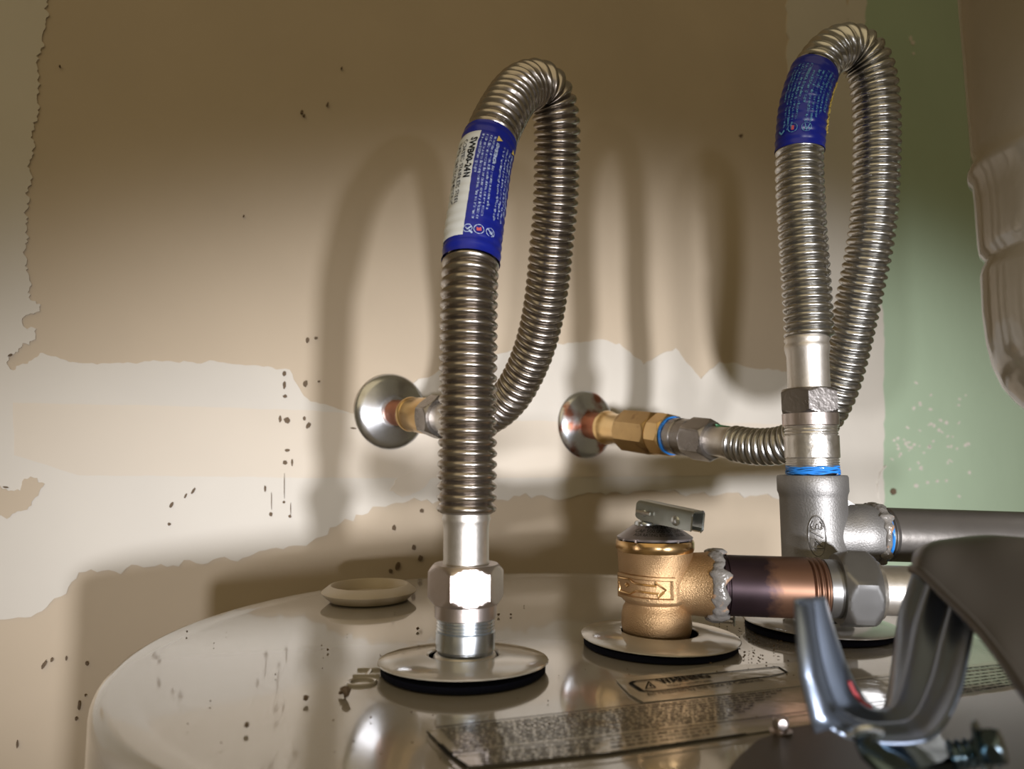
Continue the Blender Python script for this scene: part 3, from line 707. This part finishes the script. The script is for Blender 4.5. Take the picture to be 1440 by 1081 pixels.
# gusset web between run and branch
vs = [Vector((xt + Rb*0.5, CYY + s*0.002, z2(706))) for s in (-1, 1)] + [Vector((xt + Rb*0.98, CYY + s*0.002, z2(702))) for s in (-1, 1)] + [Vector((xt + xb + 0.003, CYY + s*0.002, zbr + brr*0.98)) for s in (-1, 1)] + [Vector((xt + Rb*0.5, CYY + s*0.002, zbr)) for s in (-1, 1)]
vv = [bm.verts.new(v) for v in vs]
for f in ((0,2,4,6), (1,7,5,3), (0,1,3,2), (2,3,5,4), (4,5,7,6), (6,7,1,0)): bm.faces.new([vv[i] for i in f])
for f in list(bm.faces):
    pass
obj('tee_body', bm, 'iron', tee, smooth=35)
bm = bmesh.new(); an0 = math.atan2(P(1131, 750, CYY).x - xt, -1)
Rt = Rb*0.945
def on_tee(h, v, lift=0.0009):                                  # h across (m), v up (m)
    ph = h/Rt; return Vector((xt + (Rt+lift)*math.sin(ph), CYY - (Rt+lift)*math.cos(ph), zbr + 0.001 + v))
h0 = P(1131, 750, CYY).x - xt
three = [(0.3, 4.6), (1.2, 5.4), (2.4, 5.2), (2.9, 4.3), (2.4, 3.3), (1.3, 3.0), (2.5, 2.7), (3.0, 1.7), (2.4, 0.6), (1.2, 0.4), (0.2, 1.2)]
for st_ in (three, [(3.6, 0.0), (6.0, 5.6)], [(9.4, 0.3), (9.4, 5.4), (6.6, 2.0), (10.3, 2.0)]):
    fine = []
    for a, b in zip(st_, st_[1:]):
        for k in range(4): fine.append((a[0] + (b[0]-a[0])*k/4, a[1] + (b[1]-a[1])*k/4))
    fine.append(st_[-1])
    tube(bm, [on_tee(h0 - 0.0034 + y*0.0012, 0.0085 - x*0.00162, 0.0002) for x, y in fine], 0.00062, 6)
obj('raised_lettering', bm, 'iron', tee)
bm = bmesh.new(); tube(bm, [on_tee(h0 + 0.0048*math.cos(2*PI*k/28), 0.0115*math.sin(2*PI*k/28), 0.0001) for k in range(28)], 0.0005, 6, True)
obj('raised_border', bm, 'iron', tee)
nip3 = thing('pipe_nipple', 'zinc nipple rising from the heater into underside of the cast tee', 'pipe nipple', (xt, CYY, ZT+0.003))
bm = bmesh.new(); lathe(bm, tb, UP, [(Rb*0.72, ZT+0.002), (Rb*0.72, z2(850)), (Rb*0.6, z2(845))], 64); obj('nipple_body', bm, 'zinc', nip3)

# ---- grey branch pipe to the right
gp0 = Vector((xt, CYY, zbr)) + RXd*xe
gdir = (P(1440, 757, CYY+0.006) - gp0).normalized(); gr = sz(75, CYY, 755)/2
gpipe = thing('branch_pipe', 'thick dark grey threaded pipe running right from the cast tee', 'pipe', gp0)
bm = bmesh.new(); Lg = 0.22
lathe(bm, gp0, gdir, [(gr*0.9, -0.004)] + threads(gr*0.99, -0.001, 0.0065, 4, 0.0010) + [(gr, 0.0075), (gr, Lg), (gr*0.9, Lg)], 80); obj('pipe', bm, 'pipe', gpipe)
bm = goo(gp0 - gdir*0.0005, gdir, gr*1.09, 0.0028, 0.0016, 9.0)
tag(obj('thread_sealant', bm, 'sealant', None, gp0), 'grey sealant ring where the dark branch pipe enters the tee', 'sealant')
bm = bmesh.new()
pts = [gp0 + gdir*0.0022 + (frame(gdir)[1]*math.cos(ph) + frame(gdir)[2]*math.sin(ph))*gr*1.045 for ph in [2*PI*i/60 for i in range(60)]]
tube(bm, pts, 0.0009, 6, True)
tag(obj('thread_tape', bm, 'blue', None, gp0), 'thin blue ring beside the grey sealant on the branch pipe', 'sealing tape', 'blue thread seals')

# ================================================================== RELIEF VALVE
VY = 0.4070; vc = P(922, 820, VY); VX = vc.x; vb = Vector((VX, VY, 0))
def z3(py): return zat(py, VY)
def r3(wpx, py): return sz(wpx, VY, py)/2
valve = thing('relief_valve', 'golden cast bronze relief valve with tilted test lever and arrow plate', 'valve', (VX, VY, ZT+0.003))
bm = bmesh.new()
lathe(bm, vb, UP, [(r3(60, 895), ZT+0.002), (r3(86, 893), ZT+0.003), (r3(94, 888), ZT+0.0065), (r3(98, 878), z3(878)), (r3(97, 862), z3(864)), (r3(92, 850), z3(853)), (r3(86, 846), z3(848)), (r3(86, 843), z3(845)), (r3(94, 842), z3(842)), (r3(97, 838), z3(837)), (r3(99, 830), z3(828)), (r3(103, 800), z3(800)), (r3(104, 778), z3(778)), (r3(105, 772), z3(773)), (r3(100, 770), z3(772))], 96)
VL = (P(1010, 822, VY-0.004) - Vector((VX, VY, z3(818)))).normalized(); vo = Vector((VX, VY, z3(818)))
ro = r3(90, 820)
e_ = sz(88, VY, 820)
lathe(bm, vo, VL, [(ro*0.88, 0.0), (ro*0.92, e_*0.45), (ro*0.97, e_*0.78), (ro*1.0, e_*0.80), (ro*1.02, e_*0.93), (ro*0.8, e_*0.94)], 96)
obj('valve_body', bm, 'bronze', valve, smooth=40)
bm = bmesh.new()
lathe(bm, vb, UP, [(r3(98, 772), z3(774)), (r3(105, 772), z3(774)), (r3(109, 768), z3(770)), (r3(109, 762), z3(761)), (r3(106, 758), z3(758.5)), (r3(96, 758), z3(759))], 96, close=True)
obj('machined_rim', bm, 'bronze_rim', valve)
# cap
bm = bmesh.new()
lathe(bm, vb, UP, [(r3(96, 756), z3(757.5)), (r3(104, 754), z3(757)), (r3(105, 753), z3(754)), (r3(56, 737), z3(737)), (r3(30, 735), z3(736)), (0.001, z3(735.5))], 80)
obj('conical_cap', bm, 'cap', valve, smooth=20)
bm = bmesh.new()
def on_cap(x, y, r0=0.0):                                     # wrap rows of print on the cone
    rr = r0 - y*0.93; ph = x/r0; zt = z3(754) + (r3(105, 753) - rr)/(r3(105, 753) - r3(56, 737))*(z3(737) - z3(754)) + 0.0006
    return Vector((VX + rr*math.sin(ph), VY - rr*math.cos(ph), zt))
Rc = r3(105, 753)
add_text(bm, 'AGA RATING BTU/HR  200,000', 0.0030, lambda x, y: on_cap(x - 0.016, y, Rc*0.92), 0.032)
add_text(bm, 'CAP 500,000 BTU/HR', 0.0036, lambda x, y: on_cap(x - 0.015, y, Rc*0.80), 0.030)
add_text(bm, 'ANSI Z21.22', 0.0034, lambda x, y: on_cap(x - 0.008, y, Rc*0.66), 0.018)
obj('stamped_lettering', bm, 'ink', valve, smooth=0)
# black ring in the gap under the cap, and small clips
bm = bmesh.new(); lathe(bm, vb, UP, [(r3(92, 758), z3(762)), (r3(98, 758), z3(762)), (r3(98, 757), z3(756)), (r3(92, 756), z3(756))], 64, close=True)
obj('black_ring', bm, 'foam', valve)
for ph in (-40, 25, 55, -65):
    b = bmesh.new(); a = math.radians(ph); box(b, Vector((VX + r3(103, 757)*math.sin(a), VY - r3(103, 757)*math.cos(a), z3(759))), Vector((math.cos(a), math.sin(a), 0)), Vector((math.sin(a), -math.cos(a), 0)), UP, 0.0011, 0.0010, 0.0030)
    obj('cap_tab', b, 'nut', valve, smooth=0)
bm = bmesh.new()
lathe(bm, Vector((P(909, 735, VY).x, VY-0.002, 0)), UP, [(r3(34, 733), z3(739)), (r3(36, 733), z3(736)), (r3(33, 733), z3(732)), (r3(22, 731), z3(731)), (r3(16, 725), z3(726)), (r3(16, 720), z3(715)), (0.0005, z3(714))], 48)
obj('lever_seat', bm, 'zinc', valve)
# lever: channel, open end toward the right
LA = P(894, 716, VY-0.007); LB = P(972, 733.5, VY-0.032)
ld = (LB-LA).normalized(); lw = Vector((ld.y, -ld.x, 0)).normalized(); lw = Vector((-ld.y, ld.x, 0)).normalized()   # across, pointing away
lu = ld.cross(lw); lu = lu if lu.z > 0 else -lu
LL = (LB-LA).length; hL = sz(27, VY-0.015, 730); wL = 0.0125; tL = 0.0011
bm = bmesh.new()
# cross-section outline of an inverted U with rounded shoulders
def usec(h, wd, t):
    o_ = [(0, -h/2)]; i_ = []
    r = 0.0022
    outer = [(-wd/2, -h/2), (-wd/2, h/2 - r)] + [(-wd/2 + r - r*math.cos(a), h/2 - r + r*math.sin(a)) for a in (PI/8, PI/4, 3*PI/8)] + [(-wd/2 + r, h/2), (wd/2 - r, h/2)] + [(wd/2 - r + r*math.sin(a), h/2 - r + r*math.cos(a)) for a in (PI/8, PI/4, 3*PI/8)] + [(wd/2, h/2 - r), (wd/2, -h/2), (wd/2 - 0.0022, -h/2 - 0.0012), (wd/2 - 0.0026, -h/2 - 0.0004)]
    k = (wd - 2*t)/wd
    inner = [(wd/2 - t, -h/2 + t)] + [(wd/2 - t, h/2 - t*1.6), (wd/2 - t*1.6, h/2 - t), (-wd/2 + t*1.6, h/2 - t), (-wd/2 + t, h/2 - t*1.6), (-wd/2 + t, -h/2)]
    return outer + inner
S = usec(hL, wL, tL); secs = []
for q, hs in ((0.0, 0.62), (0.02, 0.80), (0.06, 0.95), (0.12, 1.0), (0.5, 1.0), (0.92, 1.0), (1.0, 0.97)):
    c = LA + ld*(LL*q) + lw*(wL/2)
    secs.append([bm.verts.new(c + lw*x + lu*(y*hs if y < 0 else y*(0.7 + 0.3*min(1, hs*1.0)) if q < 0.02 else y*(hs if y < 0 else 1))) for x, y in S])
for A_, B_ in zip(secs, secs[1:]):
    for k in range(len(S)): bm.faces.new((A_[k], A_[(k+1) % len(S)], B_[(k+1) % len(S)], B_[k]))
bm.faces.new(secs[0]); bm.faces.new(secs[-1])
lev = obj('test_lever', bm, 'lever', valve, smooth=30)
bm = bmesh.new()                                               # bright sheared end
c = LB + lw*(wL/2) + ld*0.0001
bm2pts = [(c + lw*x + lu*y) for x, y in usec(hL*0.97, wL, tL)]
tube(bm, [c + lw*x + lu*y for x, y in usec(hL*0.97, wL*0.95, tL)[:14]], 0.00045, 6)
obj('sheared_edge', bm, 'zinc', lev)
bm = bmesh.new()
for q, dz, r_ in ((0.16, -0.1, 0.0016), (0.74, -0.12, 0.0022)):
    c = LA + ld*(LL*q) + lu*(hL*dz) - lw*0.0001
    lathe(bm, c + lw*0.001, -lw, [(r_*1.25, 0), (r_*1.2, 0.0014), (r_*0.7, 0.002), (0.0002, 0.0021)], 24)
obj('rivet', bm, 'zinc', lev)
bm = bmesh.new(); c = LA + ld*(LL*0.18) + lu*(hL*-0.05); lathe(bm, c - ld*0.0045 - lw*0.0018, ld, [(0.0009, 0), (0.0009, 0.009)], 12)
obj('pin', bm, 'silver', lev)
# arrow plate wrapped on the body
Rv = r3(103, 805)
h_l = P(867, 820, VY).x - VX; pz0, pz1 = z3(835), z3(802)
def on_v(px, py, lift):
    h = (P(px, 820, VY - 0.012).x - VX)
    ph = math.asin(max(-0.97, min(0.97, h/(Rv*1.03)))); R_ = Rv + lift
    return Vector((VX + R_*math.sin(ph), VY - R_*math.cos(ph), z3(py)))
bm = bmesh.new(); g = []
PX = [869 + (944-869)*k/20 for k in range(21)]; 
for row, (py0, lf) in enumerate([(801.0, -0.0015), (802, 0.0022), (805.5, 0.0024), (807.0, 0.0011), (829.5, 0.0011), (831, 0.0024), (835, 0.0022), (836, -0.0015)]):
    g.append([bm.verts.new(on_v(x, py0 + (x-869)*0.03, lf if 1 < k < 19 else (lf if lf < 0 else 0.0023))) for k, x in enumerate(PX)])
for r_ in range(len(g)-1):
    for k in range(20): bm.faces.new((g[r_][k], g[r_][k+1], g[r_+1][k+1], g[r_+1][k]))
endL = [bm.verts.new(on_v(868, 803 + 31*k/7, -0.0018)) for k in range(8)]; endR = [bm.verts.new(on_v(947, 806 + 31*k/7, -0.0018)) for k in range(8)]
for k in range(7): bm.faces.new((endL[k], g[k][0], g[k+1][0], endL[k+1])); bm.faces.new((endR[k], g[k][20], g[k+1][20], endR[k+1]))
obj('arrow_plate', bm, 'bronze', valve, smooth=30)
bm = bmesh.new()
def arr(pts, closed=False):
    out = []
    for a, b in zip(pts, pts[1:] + (pts[:1] if closed else [])):
        for k in range(4): out.append(on_v(a[0] + (b[0]-a[0])*k/4, a[1] + (b[1]-a[1])*k/4, 0.0014))
    if not closed: out.append(on_v(*pts[-1], 0.0014))
    tube(bm, out, 0.0006, 6, closed)
arr([(875, 809), (885, 808), (891, 813), (918, 815), (917, 810), (931, 820), (920, 830), (921, 825), (893, 823), (886, 828), (876, 827)], True)
arr([(881, 817), (883, 815), (885, 817), (883, 819)], True)
obj('raised_arrow', bm, 'bronze_rim', valve)
# sealant at the outlet
ve = vo + VL*(e_*0.93)
bm = goo(ve, VL, ro*0.985, 0.0044, 0.0019, 4.0)
tag(obj('thread_sealant', bm, 'sealant', None, ve, smooth=80), 'lumpy grey sealant bead around outlet of the bronze valve', 'sealant')

# ---- discharge pipe
M['scorched'] = two_tone('scorched_copper', (0.030, 0.018, 0.022), (0.13, 0.068, 0.042), P(1062, 820, VY).x, P(1076, 820, VY).x, 0.42)
dp = thing('discharge_nipple', 'copper pipe piece, blackened at the bronze valve and bare brown beyond', 'pipe', ve)
dd_ = (P(1160, 827, VY-0.010) - ve).normalized(); rp = sz(83, VY-0.004, 822)/2
LP = (P(1156, 827, VY-0.010) - ve).length
bm = bmesh.new()
lathe(bm, ve, dd_, [(rp*0.9, -0.002), (rp*0.96, 0.0005), (rp, 0.001), (rp, 0.0018), (rp*0.95, 0.0022), (rp*0.95, 0.0030), (rp, 0.0034), (rp, 0.0046), (rp*0.96, 0.005), (rp*0.96, 0.0056), (rp, 0.006), (rp, LP-0.0085)] + threads(rp*0.995, LP-0.0080, LP, 3, 0.0011) + [(rp*0.9, LP+0.002)], 80)
obj('pipe', bm, M['scorched'], dp, smooth=30)
dn = thing('discharge_coupling', 'large grey hexagonal coupling with chamfered face joined to the discharge pipe', 'pipe fitting', ve + dd_*LP)
hx0, hx1 = along(ve, dd_, 1176), along(ve, dd_, 1226)
yv = (ve + dd_*hx0).y
bm = bmesh.new(); lathe(bm, ve, dd_, [(rp*0.8, LP+0.0005), (sz(80, yv, 830)/2, LP+0.001), (sz(80, yv, 830)/2, hx0+0.001), (rp*0.8, hx0+0.002)], 72); obj('sleeve', bm, 'grey_nut', dn)
bm = bmesh.new(); lathe(bm, ve, dd_, hexprof(sz(98, yv, 830)/2, hx0, hx1, 0.0030), 96, ref=UP, rot=math.radians(45)); obj('hexagon', bm, 'grey_nut', dn, smooth=28)
bm = bmesh.new(); hz = along(ve, dd_, 1234); lathe(bm, ve, dd_, [(sz(88, yv, 830)/2, hx1-0.001), (sz(80, yv, 830)/2, hz), (sz(70, yv, 830)/2, hz)], 72); obj('end_face', bm, 'silver', dn)
do = ve + dd_*hz; dp2 = thing('discharge_pipe', 'pale grey smooth pipe leaving the hexagonal coupling toward the draft hood', 'pipe', do)
bm = bmesh.new(); lathe(bm, do, dd_, [(sz(68, yv, 830)/2, -0.002), (sz(68, yv, 830)/2, 0.16), (sz(50, yv, 830)/2, 0.16)], 64); obj('pipe', bm, 'brushed', dp2)

# ================================================================== DRAFT HOOD (foreground, right)
hood = thing('draft_hood', 'blurred dark sheet-metal draft hood on ribbed bent leg in foreground', 'draft hood', G(1240, 1010, ZT))
def loft(bm, rows):
    g = [[bm.verts.new(p) for p in r] for r in rows]
    for i in range(len(g)-1):
        for k in range(len(g[0])-1): bm.faces.new((g[i][k], g[i][k+1], g[i+1][k+1], g[i+1][k]))
    return g
def catm(pts, n=8):
    q = [pts[0]*2 - pts[1]] + list(pts) + [pts[-1]*2 - pts[-2]]; out = []
    for i in range(1, len(q)-2):
        p0, p1_, p2_, p3 = q[i-1:i+3]
        for k in range(n):
            t = k/n; out.append(0.5*((2*p1_) + (p2_-p0)*t + (2*p0-5*p1_+4*p2_-p3)*t*t + (3*p1_-p0-3*p2_+p3)*t**3))
    out.append(pts[-1].copy()); return out
def solid(o, th):
    md = o.modifiers.new('thickness', 'SOLIDIFY'); md.thickness = th; md.offset = 0
# skirt
lower = catm([P(1283, 800, .250), P(1297, 806, .243), P(1330, 838, .232), P(1372, 880, .218), P(1412, 930, .200), P(1450, 985, .185), P(1520, 1060, .17)], 10)
mid = catm([P(1282, 778, .262), P(1303, 770, .256), P(1350, 800, .247), P(1395, 835, .236), P(1450, 880, .222), P(1500, 930, .21), P(1600, 990, .19)], 10)
up_ = catm([P(1300, 767, .275), P(1322, 758, .273), P(1362, 752, .270), P(1402, 751, .265), P(1460, 756, .26), P(1530, 765, .25), P(1640, 800, .23)], 10)
hi = catm([P(1330, 770, .29), P(1345, 762, .29), P(1372, 756, .288), P(1402, 755, .285), P(1460, 760, .28), P(1530, 768, .275), P(1640, 800, .26)], 10)
bm = bmesh.new(); loft(bm, [lower, mid, up_, hi])
o = obj('skirt', bm, 'hood', hood, smooth=80); solid(o, 0.0012)
md = o.modifiers.new('sub', 'SUBSURF'); md.levels = md.render_levels = 2
bm = bmesh.new(); tube(bm, lower, 0.0016, 10); obj('rolled_edge', bm, 'hood', hood)
# ribbed leg
near = catm([P(1119, 842, .205), P(1122, 900, .205), P(1130, 955, .204), P(1148, 1005, .203), P(1190, 1035, .202), P(1250, 1045, .203), P(1310, 1036, .205), P(1345, 985, .211), P(1362, 920, .222), P(1376, 850, .238)], 8)
far = catm([P(1158, 838, .245), P(1172, 885, .245), P(1192, 940, .246), P(1212, 978, .247), P(1230, 995, .248), P(1243, 996, .250), P(1250, 975, .251), P(1258, 915, .257), P(1266, 860, .264), P(1284, 806, .274)], 8)
rows = []
ctr = sum(near, Vector())/len(near)
for i in range(len(near)):
    a, b = near[i], far[i]; i0, i1 = max(0, i-1), min(len(near)-1, i+1)
    t = ((near[i1]-near[i0]) + (far[i1]-far[i0])).normalized(); nrm = t.cross(b-a).normalized()
    cU = P(1240, 900, .225)
    if nrm.dot(cU - (a+b)/2) < 0: nrm = -nrm
    r = []
    for k in range(29):
        u = k/28.0
        h = 0.0024*(math.exp(-((u-0.24)/0.07)**2) - 0.9*math.exp(-((u-0.42)/0.06)**2) + 1.15*math.exp(-((u-0.60)/0.08)**2) - 0.6*math.exp(-((u-0.8)/0.06)**2))
        r.append(a.lerp(b, u) + nrm*h)
    rows.append(r)
bm = bmesh.new(); loft(bm, rows); o = obj('ribbed_leg', bm, 'galv', hood, smooth=80); solid(o, 0.0011)
# flat tab bent down at the left
bm = bmesh.new(); loft(bm, [[P(1120, 850, .203), P(1134, 850, .204)], [P(1126, 950, .201), P(1150, 950, .202)], [P(1140, 1012, .199), P(1166, 1000, .200)], [P(1146, 1030, .199), P(1182, 1018, .200)]])
o = obj('bent_tab', bm, 'galv', hood, smooth=30); solid(o, 0.0012)
# red scuff on the leg
bm = bmesh.new(); tube(bm, [P(1193, 958, .235), P(1200, 972, .235), P(1212, 988, .235), P(1224, 995, .236)], 0.0009); obj('red_mark', bm, 'red', hood)
# base plate and its screws
bm = bmesh.new(); zp = ZT + 0.0035
slab(bm, [G(x, y, zp) for x, y in [(985, 1130), (1040, 1062), (1066, 1040), (1110, 1024), (1180, 1012), (1290, 990), (1440, 968), (1560, 950), (1560, 1130)]], Vector((0, 0, -1)), 0.0022)
obj('base_plate', bm, 'hood', hood, smooth=0)
def hexscrew(c, ax, r, parent, m='nut'):
    bm = bmesh.new(); lathe(bm, c, ax, [(r*1.5, 0), (r*1.55, 0.0008), (r*1.0, 0.0012)] + hexprof(r, 0.0012, 0.0052, 0.0007), 48); obj('screw', bm, m, parent, smooth=28)
hexscrew(G(1098, 1030, zp), UP, 0.0026, hood)
hexscrew(P(1378, 1050, .195), Vector((0.75, -0.6, 0.25)), 0.0042, hood, 'clip')
bm = bmesh.new(); lathe(bm, P(1335, 1062, .205), Vector((0.8, -0.25, 0.18)), threads(0.0040, 0, 0.012, 6, 0.0007), 24); obj('screw', bm, 'clip', hood)
cl = bmesh.new()
loft(cl, [[P(1205, 1040, .20), P(1255, 1032, .215), P(1305, 1022, .225)], [P(1215, 1062, .197), P(1268, 1056, .208), P(1325, 1045, .218)], [P(1240, 1085, .192), P(1290, 1082, .2), P(1345, 1066, .21)], [P(1250, 1120, .19), P(1300, 1115, .2), P(1350, 1090, .21)]])
o = obj('spring_clip', cl, 'clip', hood, smooth=50); solid(o, 0.0025)
bm = bmesh.new(); tube(bm, catm([P(1190, 1032, .200), P(1205, 1026, .198), P(1222, 1024, .197), P(1240, 1028, .197)], 5), 0.0010); obj('bent_wire', bm, 'zinc', hood)

# ================================================================== VESSEL AT THE RIGHT EDGE
ey = 0.47; ex = P(1547, 300, ey).x
def ez(py): return zat(py, ey) 
def er(px): return abs(P(px, 300, ey).x - ex)*1.0
vs_ = [(0.010, 622), (0.3, 616), (0.50, 603), (0.64, 586), (0.78, 562), (0.88, 538), (0.95, 506), (0.985, 472), (1.0, 425), (0.995, 372), (0.985, 362), (0.945, 352), (0.947, 346), (0.985, 338), (0.998, 322), (1.0, 300), (1.0, 262), (1.0, 236), (1.035, 228), (1.045, 221), (1.035, 214), (1.003, 207), (1.0, 190), (1.005, 90), (1.015, -60), (1.03, -400), (0.6, -560), (0.05, -570)]
RE = ex - P(1409, 420, ey).x
bm = bmesh.new(); lathe(bm, Vector((ex, ey, 0)), UP, [(RE*r, ez(py)) for r, py in vs_], 96)
tag(obj('expansion_tank', bm, 'tankpaint', None, (ex, ey, ez(590)), smooth=70), 'rounded beige-grey glossy vessel with raised seams hanging at the right edge', 'tank')

# ================================================================== SMALL DEBRIS
bm = bmesh.new(); rnd = random.Random(11)
def crumb(x, y, s):
    c = G(x, y, ZT); a = bmesh.ops.create_icosphere(bm, subdivisions=1, radius=s, matrix=Matrix.Translation(c + Vector((0, 0, s*1.1 + 0.0003))))
    for v in a['verts']: v.co += Vector((rnd.uniform(-1, 1), rnd.uniform(-1, 1), rnd.uniform(-.5, .5)))*s*0.4
for _ in range(60):
    x, y = rnd.uniform(250, 1200), rnd.uniform(850, 1070)
    p = G(x, y, ZT)
    if (p - Vector((TC.x, TC.y, ZT))).length < TR-0.02: crumb(x, y, rnd.uniform(0.0002, 0.00045))
for _ in range(170):
    x, y = rnd.gauss(1070, 45), rnd.gauss(905, 22)
    p = G(x, y, ZT)
    if (p - Vector((TC.x, TC.y, ZT))).length < TR-0.02: crumb(x, y, rnd.uniform(0.0002, 0.0005))
for x, y, s in [(587, 887, .0010), (718, 866, .0008), (430, 987, .0013), (347, 1025, .0012), (461, 916, .0007), (263, 890, .0006), (701, 867, .001), (751, 920, .001), (1000, 868, .0008), (480, 978, .001), (487, 982, .0022), (484, 977, .0018)]: crumb(x, y, s)
tag(obj('debris', bm, 'stain', None, (TC.x, TC.y, ZT), smooth=0), 'dark crumbs of dirt scattered over the grey heater top', 'debris', kind='stuff')
bm = bmesh.new(); q0 = G(1012, 871, ZT) + Vector((0, 0, 0.0012)); q1 = G(1032, 873, ZT) + Vector((0, 0, 0.0012)); dq = (q1-q0).normalized()
lathe(bm, q0, dq, [(0.0001, 0), (0.0007, 0.0015), (0.0007, (q1-q0).length-0.001), (0.0019, (q1-q0).length), (0.0019, (q1-q0).length+0.0006)], 20)
tag(obj('loose_nail', bm, 'pipe', None, q0), 'tiny dark nail lying on the heater top beneath the discharge pipe', 'nail')
